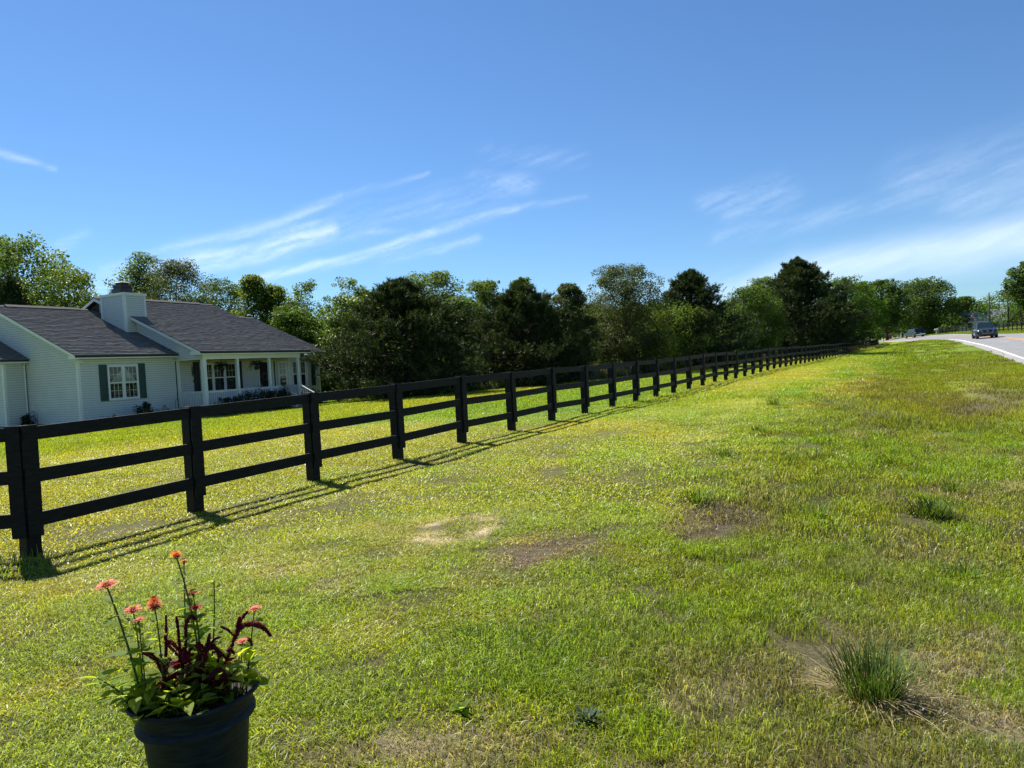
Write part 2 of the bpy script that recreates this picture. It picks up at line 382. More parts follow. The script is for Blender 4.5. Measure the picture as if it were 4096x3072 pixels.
m, N, L = new_mat('lawn_ground')
out = N.new('ShaderNodeOutputMaterial'); p = N.new('ShaderNodeBsdfPrincipled'); p.inputs['Roughness'].default_value = .9; p.inputs['Specular IOR Level'].default_value = .15
at = N.new('ShaderNodeAttribute'); at.attribute_name = 'gcol'
geo = N.new('ShaderNodeNewGeometry')
nz = N.new('ShaderNodeTexNoise'); nz.inputs['Scale'].default_value = 38; nz.inputs['Detail'].default_value = 6; nz.inputs['Roughness'].default_value = .7
n2 = N.new('ShaderNodeTexNoise'); n2.inputs['Scale'].default_value = 2.6; n2.inputs['Detail'].default_value = 6
L.new(geo.outputs['Position'], nz.inputs['Vector']); L.new(geo.outputs['Position'], n2.inputs['Vector'])
mr = N.new('ShaderNodeMapRange'); mr.inputs['From Min'].default_value = .3; mr.inputs['From Max'].default_value = .7; mr.inputs['To Min'].default_value = .45; mr.inputs['To Max'].default_value = 1.35
L.new(nz.outputs[0], mr.inputs['Value'])
m2 = N.new('ShaderNodeMapRange'); m2.inputs['From Min'].default_value = .3; m2.inputs['From Max'].default_value = .7; m2.inputs['To Min'].default_value = .8; m2.inputs['To Max'].default_value = 1.18
L.new(n2.outputs[0], m2.inputs['Value'])
mm = N.new('ShaderNodeMath'); mm.operation = 'MULTIPLY'; L.new(mr.outputs[0], mm.inputs[0]); L.new(m2.outputs[0], mm.inputs[1])
vm = N.new('ShaderNodeVectorMath'); vm.operation = 'SCALE'; L.new(at.outputs['Color'], vm.inputs[0]); L.new(mm.outputs[0], vm.inputs['Scale'])
L.new(vm.outputs[0], p.inputs['Base Color'])
bp = N.new('ShaderNodeBump'); bp.inputs['Strength'].default_value = .9; bp.inputs['Distance'].default_value = .03
L.new(nz.outputs[0], bp.inputs['Height']); L.new(bp.outputs[0], p.inputs['Normal'])
L.new(p.outputs[0], out.inputs[0])
ground = link('ground', np_mesh('ground', np.stack([GX, GY, GZ], -1).reshape(-1, 3), gf, m, True, {'gcol': gcol.reshape(-1, 3)}))
tag(ground, kind='structure')

# ------------------------------------------------------------------ road with painted lines
def strip(d0, d1, lift, name, mat, y0=-60, y1=1e9, step=1, parent=None, skirt=0.0):
    v = []; sel = [i for i in range(len(ROAD)) if y0 <= ROAD[i, 1] <= y1]
    nn = max(2, int((d1 - d0) / 1.0) + 1)
    ds = list(np.linspace(d0, d1, nn))
    for i in sel:
        for j, d in enumerate(ds):
            v.append((ROAD[i, 0] + ROAD_N[i, 0] * d, ROAD[i, 1] + ROAD_N[i, 1] * d, ROAD[i, 2] + ROAD[i, 3] * d + lift))
    v = np.array(v); k = len(ds); ii = np.arange(len(sel) - 1)[:, None] * k + np.arange(k - 1)[None]
    f = np.stack([ii, ii + 1, ii + k + 1, ii + k], -1).reshape(-1, 4)
    if skirt:
        b = len(v); lo = v.reshape(len(sel), k, 3)[:, [0, -1]].reshape(-1, 3) - (0, 0, skirt); v = np.concatenate([v, lo])
        i2 = np.arange(len(sel) - 1)
        f1 = np.stack([i2 * k, i2 * k + k, b + i2 * 2 + 2, b + i2 * 2], -1); f2 = np.stack([i2 * k + k - 1, b + i2 * 2 + 1, b + i2 * 2 + 3, i2 * k + 2 * k - 1], -1)
        f = np.concatenate([f, f1, f2])
    return link(name, np_mesh(name, v, f[:, ::-1] if not skirt else f, mat, True), parent)
M_ASPH = mat_simple('asphalt', (.185, .185, .19), .85, noise=.22, nscale=1.3, bump=.3, coords='Object')
M_WHITE_LINE = mat_simple('white_road_paint', (.74, .74, .72), .7, noise=.12, nscale=6)
M_YEL_LINE = mat_simple('yellow_road_paint', (.62, .30, .07), .7, noise=.15, nscale=6)
road = strip(0, ROAD_W, 0, 'road', M_ASPH, skirt=.2); tag(road, kind='structure')
for d, w, mt, nm in ((.62, .16, M_WHITE_LINE, 'edge_line'), (7.35, .16, M_WHITE_LINE, 'edge_line'), (3.88, .12, M_YEL_LINE, 'centre_line'), (4.16, .12, M_YEL_LINE, 'centre_line')):
    strip(d - w / 2, d + w / 2, .014, nm, mt, parent=road)

# ------------------------------------------------------------------ grass: tufts with their own blades
rng = np.random.default_rng(7)
def tuft_mesh(name, n, rad, hmin, hmax, wid, lean, mat, seed, segs=2, straw=.07):
    r = np.random.default_rng(seed)
    q = np.sqrt(r.random(n)) * rad; a = r.random(n) * 2 * PI
    bx, by = q * np.cos(a), q * np.sin(a)
    h = hmin + (hmax - hmin) * r.random(n) ** 1.3
    la = r.random(n) * 2 * PI; ln = lean * (.25 + r.random(n)) * h
    dx, dy = np.cos(la) * ln, np.sin(la) * ln
    wa = r.random(n) * PI; wx, wy = np.cos(wa) * wid / 2 * (.6 + .8 * r.random(n)), np.sin(wa) * wid / 2 * (.6 + .8 * r.random(n))
    z = np.zeros(n) - .006
    if segs == 2:
        P = np.stack([np.stack([bx - wx, by - wy, z], 1), np.stack([bx + wx, by + wy, z], 1),
                      np.stack([bx + dx * .38 + wx * .8, by + dy * .38 + wy * .8, h * .62], 1), np.stack([bx + dx * .38 - wx * .8, by + dy * .38 - wy * .8, h * .62], 1),
                      np.stack([bx + dx, by + dy, h * (1 - .25 * lean * r.random(n))], 1)], 1).reshape(-1, 3)
        i = np.arange(n)[:, None] * 5
        f = np.concatenate([i + np.array([[0, 1, 2]]), i + np.array([[0, 2, 3]]), i + np.array([[3, 2, 4]])])
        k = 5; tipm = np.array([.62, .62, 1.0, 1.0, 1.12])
    else:
        P = np.stack([np.stack([bx - wx, by - wy, z], 1), np.stack([bx + wx, by + wy, z], 1), np.stack([bx + dx, by + dy, h], 1)], 1).reshape(-1, 3)
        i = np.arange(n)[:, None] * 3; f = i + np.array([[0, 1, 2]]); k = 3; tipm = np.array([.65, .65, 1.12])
    br = .45 + .95 * r.random(n); c = np.stack([br * (1 + .06 * r.normal(size=n)), br, br * (1 + .25 * r.random(n))], 1)  # wide brightness spread paints small shadows in among the blades
    s = r.random(n) < straw; c[s] = c[s] * np.array([1.28, 1.08, 2.8])
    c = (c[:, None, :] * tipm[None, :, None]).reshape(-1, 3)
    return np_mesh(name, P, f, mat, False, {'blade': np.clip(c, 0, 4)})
M_GRASS = mat_grass('grass_blades')

def scatter(name, label, meshes, P, rot, scl, tint, kind='stuff', cat='grass'):
    """tufts stand on points; every tuft takes the colour of the place it stands in"""
    src = bpy.data.collections.new(name + '_tufts')
    for i, me in enumerate(meshes):
        o = bpy.data.objects.new(f'{name}_tuft_{i}', me); src.objects.link(o)
    me = bpy.data.meshes.new(name); me.vertices.add(len(P)); me.vertices.foreach_set('co', np.ascontiguousarray(P, np.float32).ravel())
    def at(n, t, key, a): me.attributes.new(n, t, 'POINT').data.foreach_set(key, np.ascontiguousarray(a).ravel())
    at('rot', 'FLOAT_VECTOR', 'vector', np.asarray(rot, np.float32)); at('scl', 'FLOAT_VECTOR', 'vector', np.asarray(scl, np.float32))
    at('vi', 'INT', 'value', rng.integers(0, len(meshes), len(P)).astype(np.int32))
    at('tint', 'FLOAT_COLOR', 'color', np.concatenate([tint, np.ones((len(P), 1))], 1).astype(np.float32))
    me.update()
    o = link(name, me)
    g = bpy.data.node_groups.new(name, 'GeometryNodeTree')
    g.interface.new_socket('Geometry', in_out='INPUT', socket_type='NodeSocketGeometry'); g.interface.new_socket('Geometry', in_out='OUTPUT', socket_type='NodeSocketGeometry')
    n = g.nodes; l = g.links
    gi = n.new('NodeGroupInput'); go = n.new('NodeGroupOutput'); ip = n.new('GeometryNodeInstanceOnPoints'); ci = n.new('GeometryNodeCollectionInfo')
    ci.inputs['Collection'].default_value = src; ci.inputs['Separate Children'].default_value = True; ci.inputs['Reset Children'].default_value = True
    def na(nm, t):
        a = n.new('GeometryNodeInputNamedAttribute'); a.data_type = t; a.inputs['Name'].default_value = nm; return a.outputs['Attribute']
    e = n.new('FunctionNodeEulerToRotation')
    l.new(gi.outputs[0], ip.inputs['Points']); l.new(ci.outputs[0], ip.inputs['Instance']); ip.inputs['Pick Instance'].default_value = True
    l.new(na('vi', 'INT'), ip.inputs['Instance Index']); l.new(na('rot', 'FLOAT_VECTOR'), e.inputs[0]); l.new(e.outputs[0], ip.inputs['Rotation']); l.new(na('scl', 'FLOAT_VECTOR'), ip.inputs['Scale'])
    l.new(ip.outputs[0], go.inputs[0])
    md = o.modifiers.new('tufts', 'NODES'); md.node_group = g
    return tag(o, label, cat, kind=kind)

def zone(r0, r1, dens, hscale, b0=-78, b1=22, wscale=1.0, marg=.1, band=None):
    """points over a sector of the lawn seen from the verge"""
    a0, a1 = math.radians(b0), math.radians(b1)
    n = int(dens * .5 * (a1 - a0) * (r1 ** 2 - r0 ** 2))
    r = np.sqrt(r0 ** 2 + rng.random(n) * (r1 ** 2 - r0 ** 2)); a = a0 + rng.random(n) * (a1 - a0)
    X, Y = r * np.sin(a), r * np.cos(a)
    d, _, _ = road_near(X, Y)
    col, bare, soil, hg, sand = fields(X, Y)
    keep = (d < -marg) | (d > ROAD_W + marg)
    if band: keep = ((d < -band[0]) & (d > -band[1])) | ((d > ROAD_W + band[0]) & (d < ROAD_W + band[1]))
    keep &= rng.random(n) > bare * .8
    keep &= sand < .06
    keep &= ~((X < -30.6) & (Y > 18) & (Y < 35.2)) & ~((X < -28.6) & (Y > 24) & (Y < 31.2))
    keep &= np.hypot(X + 2.372, Y - 1.852) > .24
    X, Y, col, hg = X[keep], Y[keep], col[keep], hg[keep]
    Z = terrain(X, Y)
    m = len(X)
    hz = hscale * hg * (.8 + .4 * rng.random(m))
    scl = np.stack([wscale * (.85 + .4 * rng.random(m))] * 2 + [hz], 1)
    rot = np.stack([np.zeros(m), np.zeros(m), rng.random(m) * 2 * PI], 1)
    tint = col * np.array((1.30, 1.22, 1.1)) * (.78 + .44 * rng.random((m, 1))) * (1 + .035 * rng.normal(size=(m, 3)))
    return np.stack([X, Y, Z], 1), rot, scl, np.clip(tint, .01, .8)

near_t = [tuft_mesh(f'lawn_near_{i}', 260, .20, .010, .034, .0044, 2.3, M_GRASS, 100 + i, 2) for i in range(5)]
mid_t = [tuft_mesh(f'lawn_mid_{i}', 290, .42, .014, .042, .0085, 1.9, M_GRASS, 200 + i, 2) for i in range(4)]
far_t = [tuft_mesh(f'lawn_far_{i}', 260, .95, .022, .06, .02, 1.3, M_GRASS, 300 + i, 1) for i in range(4)]
dist_t = [tuft_mesh(f'lawn_dist_{i}', 240, 2.2, .03, .08, .05, 1.0, M_GRASS, 400 + i, 1) for i in range(3)]
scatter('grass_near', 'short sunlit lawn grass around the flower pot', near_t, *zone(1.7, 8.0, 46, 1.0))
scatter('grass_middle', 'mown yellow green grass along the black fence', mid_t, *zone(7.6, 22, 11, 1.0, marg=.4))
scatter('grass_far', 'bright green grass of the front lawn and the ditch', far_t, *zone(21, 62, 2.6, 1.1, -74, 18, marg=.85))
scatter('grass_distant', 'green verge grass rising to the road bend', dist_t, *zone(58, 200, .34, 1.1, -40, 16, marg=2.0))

scatter('grass_verge', 'short verge grass along the edge of the asphalt', [tuft_mesh(f'lawn_verge_{i}', 120, .5, .03, .075, .03, 1.0, M_GRASS, 450 + i, 1) for i in range(3)], *zone(40, 190, 1.1, 1.0, -6, 16, band=(.3, 2.8)))

# ------------------------------------------------------------------ the long black board fence
M_FENCE = mat_simple('black_fence_paint', (.0042, .0046, .005), .6, nscale=7, bump=.35, spec=.16, stretch=(1, 1, 5), col2=(.013, .0135, .014))
fence = thing('board_fence', 'long black three-board fence with face boards running from lower left to the road bend', 'fence', (FENCE[0][0], FENCE[0][1], gz(*FENCE[0])))
fl = Vector(fence.location)
def unit_box(name, x0, x1, y0, y1, z0, z1, mat):
    b = MB(); b.box(x0, x1, y0, y1, z0, z1); return b.mesh(name, mat)
PH = 1.312
me_post = unit_box('post', -.07, .07, -.07, .07, -.15, PH, M_FENCE)
me_face = unit_box('face_board', 0, .026, -.07, .07, .205, PH + .006, M_FENCE)
RAILS = ((1.165, 1.300), (.737, .872), (.304, .442))
random.seed(3)
zs = [gz(*p) for p in FENCE]
for i in range(N_POST):
    x, y = FENCE[i]; a = FENCE[max(i - 1, 0)]; b = FENCE[i + 1]
    hd = math.atan2(b[0] - a[0], b[1] - a[1]) if i else math.atan2(b[0] - x, b[1] - y)
    lean = random.uniform(-.012, .012)
    rot = (lean, random.uniform(-.01, .01), -hd)
    loc = Vector((x - .07 * math.cos(hd), y + .07 * math.sin(hd), zs[i])) - fl
    link('post', me_post, fence, loc, rot)
    link('face_board', me_face, fence, Vector((x + .029 * math.cos(hd), y - .029 * math.sin(hd), zs[i])) - fl, rot)
    if i < N_POST - 1:
        for z0, z1 in RAILS:
            mb = MB(); j0 = random.uniform(-.008, .008); j1 = random.uniform(-.008, .008)
            mb.beam((x + .0135 * math.cos(hd), y - .0135 * math.sin(hd), zs[i] + (z0 + z1) / 2 + j0), (b[0] + .0135 * math.cos(hd), b[1] - .0135 * math.sin(hd), zs[i + 1] + (z0 + z1) / 2 + j1), .025, z1 - z0)
            mb.build('rail', M_FENCE, fence)
# the fence turns the corner at the first post and runs off to the left
x0, y0 = FENCE[0]; ux, uy = -.894, -.448
for k in range(3):
    x1, y1 = x0 + ux * FS, y0 + uy * FS
    z0_, z1_ = gz(x0, y0), gz(x1, y1)
    for a, b in RAILS:
        mb = MB(); mb.beam((x0 - .448 * -.03, y0 - .894 * .03, z0_ + (a + b) / 2), (x1 - .448 * -.03, y1 - .894 * .03, z1_ + (a + b) / 2), .025, b - a); mb.build('rail', M_FENCE, fence)
    link('face_board', me_face, fence, Vector((x0 + .448 * .075 + (ux * .075 if k == 0 else 0), y0 - .894 * .075 + (uy * .075 if k == 0 else 0), z0_)) - fl, (0, 0, -math.atan2(.894, .448)))
    link('post', me_post, fence, Vector((x1 - .448 * .05, y1 + .894 * .05, z1_)) - fl, (0, 0, -math.atan2(.894, .448)))
    x0, y0 = x1, y1

# ------------------------------------------------------------------ the house
M_SIDING = mat_simple('white_vinyl_siding', (.57, .57, .545), .55, noise=.06, nscale=1.5, spec=.3)
M_SHADOW_CORE = mat_simple('shadow_line_core', (.05, .055, .055), .9)  # dark core, painted shadow lines where it shows between the siding boards
M_TRIM = mat_simple('white_trim_paint', (.68, .68, .65), .5, noise=.05, nscale=2)
M_FOUND = mat_simple('foundation_block', (.19, .18, .17), .9, noise=.3, nscale=5, bump=.4)
M_SHUT = mat_simple('green_shutter_paint', (.010, .045, .040), .5, noise=.2, nscale=4)
M_SHUT2 = mat_simple('dark_shutter_paint', (.008, .012, .013), .5, noise=.2, nscale=4)
M_DOOR = mat_simple('dark_door_paint', (.006, .007, .009), .4, noise=.2, nscale=3)
M_METAL = mat_simple('black_sheet_metal', (.018, .016, .018), .5, noise=.4, nscale=6, metal=.3)
M_ROOM = mat_simple('dim_room', (.05, .06, .062), .9, noise=.3, nscale=2)
M_BLIND = mat_simple('window_blind', (.30, .33, .33), .8, noise=.1, nscale=40, stretch=(.1, .1, 1))
M_REFLECTION = mat_simple('white_reflection', (.72, .72, .70), .9, noise=.12, nscale=14, stretch=(3, 3, .3))  # white for the painted window reflection
M_DECK = mat_simple('porch_floor_paint', (.25, .26, .27), .7, noise=.2, nscale=3)
M_UNDER = mat_simple('roof_felt', (.03, .03, .033), .9)
m, N, L = new_mat('window_glass')
out = N.new('ShaderNodeOutputMaterial'); mx = N.new('ShaderNodeMixShader'); tr = N.new('ShaderNodeBsdfTransparent'); gl = N.new('ShaderNodeBsdfGlossy'); fr = N.new('ShaderNodeFresnel')
gl.inputs['Roughness'].default_value = .015; fr.inputs['IOR'].default_value = 1.65; tr.inputs['Color'].default_value = (.72, .76, .76, 1)
L.new(fr.outputs[0], mx.inputs[0]); L.new(tr.outputs[0], mx.inputs[1]); L.new(gl.outputs[0], mx.inputs[2]); L.new(mx.outputs[0], out.inputs[0])
M_GLASS = m
# shingles take a tone of their own
m, N, L = new_mat('asphalt_shingle')
out = N.new('ShaderNodeOutputMaterial'); p = N.new('ShaderNodeBsdfPrincipled'); p.inputs['Roughness'].default_value = .95; p.inputs['Specular IOR Level'].default_value = .15
at = N.new('ShaderNodeAttribute'); at.attribute_name = 'shade'
mix = N.new('ShaderNodeMix'); mix.data_type = 'RGBA'; mix.inputs['A'].default_value = (.098, .091, .088, 1); mix.inputs['B'].default_value = (.205, .192, .184, 1)
nz = N.new('ShaderNodeTexNoise'); nz.inputs['Scale'].default_value = 60
geo = N.new('ShaderNodeNewGeometry'); L.new(geo.outputs['Position'], nz.inputs['Vector'])
ad = N.new('ShaderNodeMath'); ad.operation = 'MULTIPLY_ADD'; ad.inputs[1].default_value = .5; L.new(nz.outputs[0], ad.inputs[0])
sb = N.new('ShaderNodeMath'); sb.operation = 'SUBTRACT'; sb.inputs[1].default_value = .25; L.new(at.outputs['Fac'], sb.inputs[0]); L.new(sb.outputs[0], ad.inputs[2])
cl = N.new('ShaderNodeClamp'); L.new(ad.outputs[0], cl.inputs[0]); L.new(cl.outputs[0], mix.inputs['Factor'])
L.new(mix.outputs['Result'], p.inputs['Base Color']); L.new(p.outputs[0], out.inputs[0])
M_SHINGLE = m

GZH = -0.30
house = thing('house', 'white sided single storey house with dark shingle roof and front porch behind the fence', 'house', (-34.0, 27.0, GZH))
XF = -30.94
COURSE = .1085
def board_mesh(name, L0, mat=M_SIDING, t0=.020, t1=.006, h=COURSE + .006):
    b = MB(); b.hexa([(0, 0, 0), (L0, 0, 0), (L0, -t0, 0), (0, -t0, 0), (0, 0, h), (L0, 0, h), (L0, -t1, h), (0, -t1, h)][:8]); return b.mesh(name, mat)
def wall_boards(wall, F, u0, u1, z0, z1, lim=None):
    """lapped boards over a wall; lim(z) -> (u0, u1) trims a board to a gable"""
    o, u, n = F; z = z0; shared = None
    ang = math.atan2(u[1], u[0])
    # the mesh runs along +x with its face towards -y; flip when the normal lies on the other side
    side = u[0] * n[1] - u[1] * n[0]
    while z < z1 - .02:
        h = min(COURSE - .009, z1 - z)  # gap left between boards so the dark core reads as a shadow line
        if lim:
            a0, a1 = lim(z); b0, b1 = lim(z + h)
            if a1 - a0 < .06: break
            mb = MB(); P = lambda a, t, c: (o[0] + u[0] * a + n[0] * t, o[1] + u[1] * a + n[1] * t, c)
            mb.hexa([P(a0, 0, z), P(a1, 0, z), P(a1, .021, z), P(a0, .021, z), P(b0, 0, z + h), P(b1, 0, z + h), P(b1, .010, z + h), P(b0, .010, z + h)])
            mb.build('siding_board', M_SIDING, wall)
        else:
            if shared is None:
                mb = MB(); P = lambda a, t, c: (u[0] * a + n[0] * t, u[1] * a + n[1] * t, c)
                mb.hexa([P(u0, 0, 0), P(u1, 0, 0), P(u1, .021, 0), P(u0, .021, 0), P(u0, 0, COURSE - .009), P(u1, 0, COURSE - .009), P(u1, .010, COURSE - .009), P(u0, .010, COURSE - .009)])
                shared = mb.mesh('siding_board', M_SIDING)
            link('siding_board', shared, wall, (o[0], o[1], z))
        z += COURSE
def prism(name, mat, parent, pts, ax, a0, a1):
    """outline pts (u, z) extruded along the other horizontal axis"""
    mb = MB()
    f = (lambda q, a: (q[0], a, q[1])) if ax == 'y' else (lambda q, a: (a, q[0], q[1]))
    A = [f(q, a0) for q in pts]; B = [f(q, a1) for q in pts]
    mb.poly(A); mb.poly(B[::-1]); k = len(pts)
    for i in range(k): mb.poly([A[i], B[i], B[(i + 1) % k], A[(i + 1) % k]])
    return mb.build(name, mat, parent)

# walls: a core each, with its boards as pieces
FX = lambda y: ((XF, y, 0.0), (0, 1), (1, 0))
w_core = MB(); w_core.box(-42.9, XF - .004, 19.364, 34.69, 0, 2.82); wall_main = w_core.build('wall', M_SHADOW_CORE, house); wall_main['label'] = 'white lapped siding of the long front wall'
wall_boards(wall_main, FX(19.36), 0, 4.89, 0, 2.82)
wall_boards(wall_main, FX(24.25), .12, 6.75, .15, 2.82)
wall_boards(wall_main, FX(33.62), 0, 1.07, 0, 2.82)
S_W, EZ, RW_X = .425, 2.98, -36.9
def wing_top(x): return EZ - .17 + S_W * (-30.59 - x)
g = prism('wall', M_SHADOW_CORE, house, [(-30.96, 2.8), (-42.84, 2.8), (RW_X, wing_top(RW_X) - .02)], 'y', 19.366, 24.2); g['label'] = 'gable wall of the near wing'
FA = ((XF, 19.36, 0.0), (-1, 0), (0, -1))
def limA(z):
    lo = max(0.0, (z - (EZ - .17)) / S_W - .35); return (lo, 2 * (-RW_X + XF) - lo)
wall_boards(g, FA, 0, 0, 0, 5.5, limA)
# small front block at the left
blk = MB(); blk.box(-42.5, -34.804, 18.404, 19.355, 0, 2.80); blk = blk.build('wall', M_SHADOW_CORE, house)
wall_boards(blk, ((-34.8, 18.4, 0), (0, 1), (1, 0)), 0, .93, 0, 2.8)
wall_boards(blk, ((-34.8, 18.4, 0), (-1, 0), (0, -1)), 0, 7.6, 0, 2.8)
# gable of the main roof above the porch
S_M, MX, MZ = .42, -28.7, 3.0
RM_X = -36.5
def main_top(x): return MZ - .17 + S_M * (MX - x)
g = prism('wall', M_SHADOW_CORE, house, [(-28.97, 2.64), (-28.97, main_top(-28.97) - .01), (RM_X, main_top(RM_X) - .02), (-44.0, main_top(-28.97) - .01), (-44.0, 2.64)], 'y', 24.256, 31.3); g['label'] = 'gable wall above the porch'
FM = ((-28.95, 24.25, 0.0), (-1, 0), (0, -1))
def limM(z):
    lo = max(0.0, (z - main_top(-28.95)) / S_M)
    hi = min(-28.95 - RM_X, max(1.99, (-28.95 + 30.59) + (z - 2.8) / S_W + .5))
    return (lo, hi)
wall_boards(g, FM, 0, 0, 2.625, 6.05, limM)
f = MB(); f.box(-42.88, XF + .0, 19.38, 34.66, GZH - .2, .0); f.box(-42.48, -34.82, 18.43, 19.38, GZH - .2, 0); f.build('foundation', M_FOUND, house)
# corner boards and wall trim
for x0, x1, y0, y1, z0, z1 in ((XF - .09, XF + .028, 19.332, 19.355, -.01, 2.82), (XF + .021, XF + .03, 19.355, 19.45, -.01, 2.82), (-34.80 - .09, -34.772, 18.372, 18.396, -.01, 2.8), (-34.779, -34.772, 18.396, 18.49, -.01, 2.8),
                               (XF + .021, XF + .032, 34.60, 34.71, 0, 2.82), (XF - .2, XF + .032, 34.692, 34.715, 0, 2.82)):
    b = MB(); b.box(x0, x1, y0, y1, z0, z1); b.build('corner_board', M_TRIM, house)

# roofs
def roof_side(name, parent, x_e, z_e, x_r, y0, y1, slope, seed, course=.195):
    """one slope: eave at x_e, ridge at x_r, running along y; deck, then lapped shingle tabs"""
    r = np.random.default_rng(seed); sx = 1 if x_r > x_e else -1
    run = abs(x_r - x_e); ln = run * math.hypot(1, slope)
    ux, uz = sx / math.hypot(1, slope), slope / math.hypot(1, slope); nx_, nz_ = -sx * uz, abs(ux)
    z_r = z_e + slope * run
    dk = MB(); t = .10
    dk.hexa([(x_e, y0, z_e - t), (x_e, y1, z_e - t), (x_r, y1, z_r - t), (x_r, y0, z_r - t), (x_e, y0, z_e - .012), (x_e, y1, z_e - .012), (x_r, y1, z_r - .012), (x_r, y0, z_r - .012)])
    deck = dk.build(name, M_UNDER, parent)
    V, Fc, S = [], [], []
    nrow = int(ln / course)
    for i in range(nrow + 1):
        a0 = i * course - (.03 if i == 0 else 0); a1 = min(ln, (i + 1) * course + .03)
        if a1 - a0 < .02: continue
        y = y0 - .02 + (0 if i == 0 else 0)
        row = .5 + .03 * r.normal()
        while y < y1 + .02:
            w = r.choice([.14, .2, .28, .36]) + r.random() * .06; ye = min(y + w, y1 + .02)
            lift = .020 + (.010 if r.random() < .5 else 0) + .003 * r.random()
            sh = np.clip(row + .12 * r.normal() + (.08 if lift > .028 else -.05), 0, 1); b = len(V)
            j = .008 * r.normal() if i else 0
            P = lambda a, yy, h: (x_e + ux * a + nx_ * h, yy, z_e + uz * a + nz_ * h)
            V += [P(a0 + j, y, lift), P(a0 + j, ye, lift), P(a1, ye, .002), P(a1, y, .002), P(a0 + j, y, -.004), P(a0 + j, ye, -.004)]
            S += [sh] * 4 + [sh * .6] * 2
            Fc += [(b, b + 1, b + 2, b + 3), (b + 4, b + 5, b + 1, b)]
            y = ye
    F_ = np.array(Fc)
    if sx > 0: F_ = F_[:, ::-1]
    o = link('shingles', np_mesh('shingles', np.array(V), F_, M_SHINGLE, False, {'shade': np.array(S)}), deck); tag(o, kind='stuff')
    return deck
def gable_roof(x_e, z_e, x_r, y0, y1, slope, seed, vent=None):
    d1 = roof_side('roof', house, x_e, z_e, x_r, y0, y1, slope, seed)
    d2 = roof_side('roof', house, 2 * x_r - x_e, z_e, x_r, y0, y1, slope, seed + 1)
    z_r = z_e + slope * abs(x_r - x_e)
    b = MB(); b.hexa([(x_r - .12, y0, z_r - .02), (x_r + .12, y0, z_r - .02), (x_r + .12, y1, z_r - .02), (x_r - .12, y1, z_r - .02), (x_r - .01, y0, z_r + .045), (x_r + .01, y0, z_r + .045), (x_r + .01, y1, z_r + .045), (x_r - .01, y1, z_r + .045)])
    b.build('ridge_cap', M_UNDER, d1)
    if vent:
        b = MB(); b.hexa([(x_r - .2, vent[0], z_r - .02), (x_r + .2, vent[0], z_r - .02), (x_r + .2, vent[1], z_r - .02), (x_r - .2, vent[1], z_r - .02), (x_r - .03, vent[0], z_r + .095), (x_r + .03, vent[0], z_r + .095), (x_r + .03, vent[1], z_r + .095), (x_r - .03, vent[1], z_r + .095)])
        b.build('ridge_vent', M_UNDER, d1)
    # fascia along the eave, soffit behind it, barge boards up the gables
    e = x_e
    b = MB(); b.box(e - .035, e - .005, y0 + .03, y1 - .03, z_e - .155, z_e - .02); b.build('fascia', M_TRIM, d1)
    for y, s in ((y0, 1), (y1, -1)):
        for sx in (1, -1):
            xe = x_e if sx > 0 else 2 * x_r - x_e
            A = [(xe - sx * .002, z_e - .02), (x_r, z_r - .02), (x_r, z_r - .175), (xe - sx * .002, z_e - .155)]
            ya, yb = (y - .004, y + .026) if s > 0 else (y - .026, y + .004)
            prism('barge_board', M_TRIM, d1, A, 'y', ya, yb).location = (0, 0, 0)
    return d1
rw = gable_roof(-30.59, EZ, RW_X, 19.06, 24.24, S_W, 11, (19.75, 23.35))
rm = gable_roof(MX, MZ, RM_X, 23.95, 31.57, S_M, 21, (24.6, 32.2) if False else (24.3, 30.6))
rt = gable_roof(-30.6, 2.95, -36.9, 31.30, 35.25, .42, 31, (33.5, 34.4))
rb = gable_roof(-34.45, 3.0, -38.6, 18.10, 19.355, .43, 41)
# soffits and eave returns
b = MB(); b.box(-30.92, -30.62, 19.09, 24.2, 2.825, 2.84); b.box(-30.92, -30.63, 33.9, 35.2, 2.795, 2.81); b.box(-34.79, -34.48, 18.13, 19.3, 2.83, 2.845); b.build('soffit', M_TRIM, house)
prism('eave_return', M_TRIM, house, [(-30.60, 2.83), (-30.60, 2.96), (-30.95, 3.06), (-31.12, 2.96), (-31.12, 2.83)], 'y', 19.075, 19.34)
prism('eave_return', M_TRIM, house, [(-28.72, 2.85), (-28.72, 2.985), (-29.1, 3.11), (-29.45, 3.02), (-29.45, 2.85)], 'y', 23.965, 24.225)

# chimney
CX0, CX1, CY0, CY1, CZ0, CZ1 = -35.45, -33.62, 23.65, 24.85, 3.6, 6.22
ch = MB(); ch.box(CX0 + .004, CX1 - .004, CY0 + .004, CY1, CZ0, CZ1); chim = ch.build('chimney', M_SHADOW_CORE, house); chim['label'] = 'boxed chimney clad in white siding'
wall_boards(chim, ((CX1, CY0, 0), (0, 1), (1, 0)), .08, 1.12, CZ0, CZ1 - .05)
wall_boards(chim, ((CX1, CY0, 0), (-1, 0), (0, -1)), .08, CX1 - CX0 - .08, CZ0, CZ1 - .05)
b = MB()
for x, y in ((CX1, CY0),):
    b.box(x - .1, x + .026, y - .026, y - .001, CZ0, CZ1 - .02); b.box(x + .001, x + .026, y, y + .1, CZ0, CZ1 - .02)
b.box(CX0 - .026, CX0 + .09, CY0 - .026, CY0 - .001, CZ0, CZ1 - .02); b.box(CX1 + .001, CX1 + .026, CY1 - .1, CY1, CZ0, CZ1 - .02)
b.build('corner_trim', M_TRIM, chim)
b = MB(); b.box(CX0 - .06, CX1 + .06, CY0 - .06, CY1 + .06, CZ1 - .07, CZ1 + .02); b.box(CX0 - .04, CX1 + .04, CY0 - .04, CY1 + .04, CZ1 + .021, CZ1 + .07); b.build('crown_trim', M_TRIM, chim)
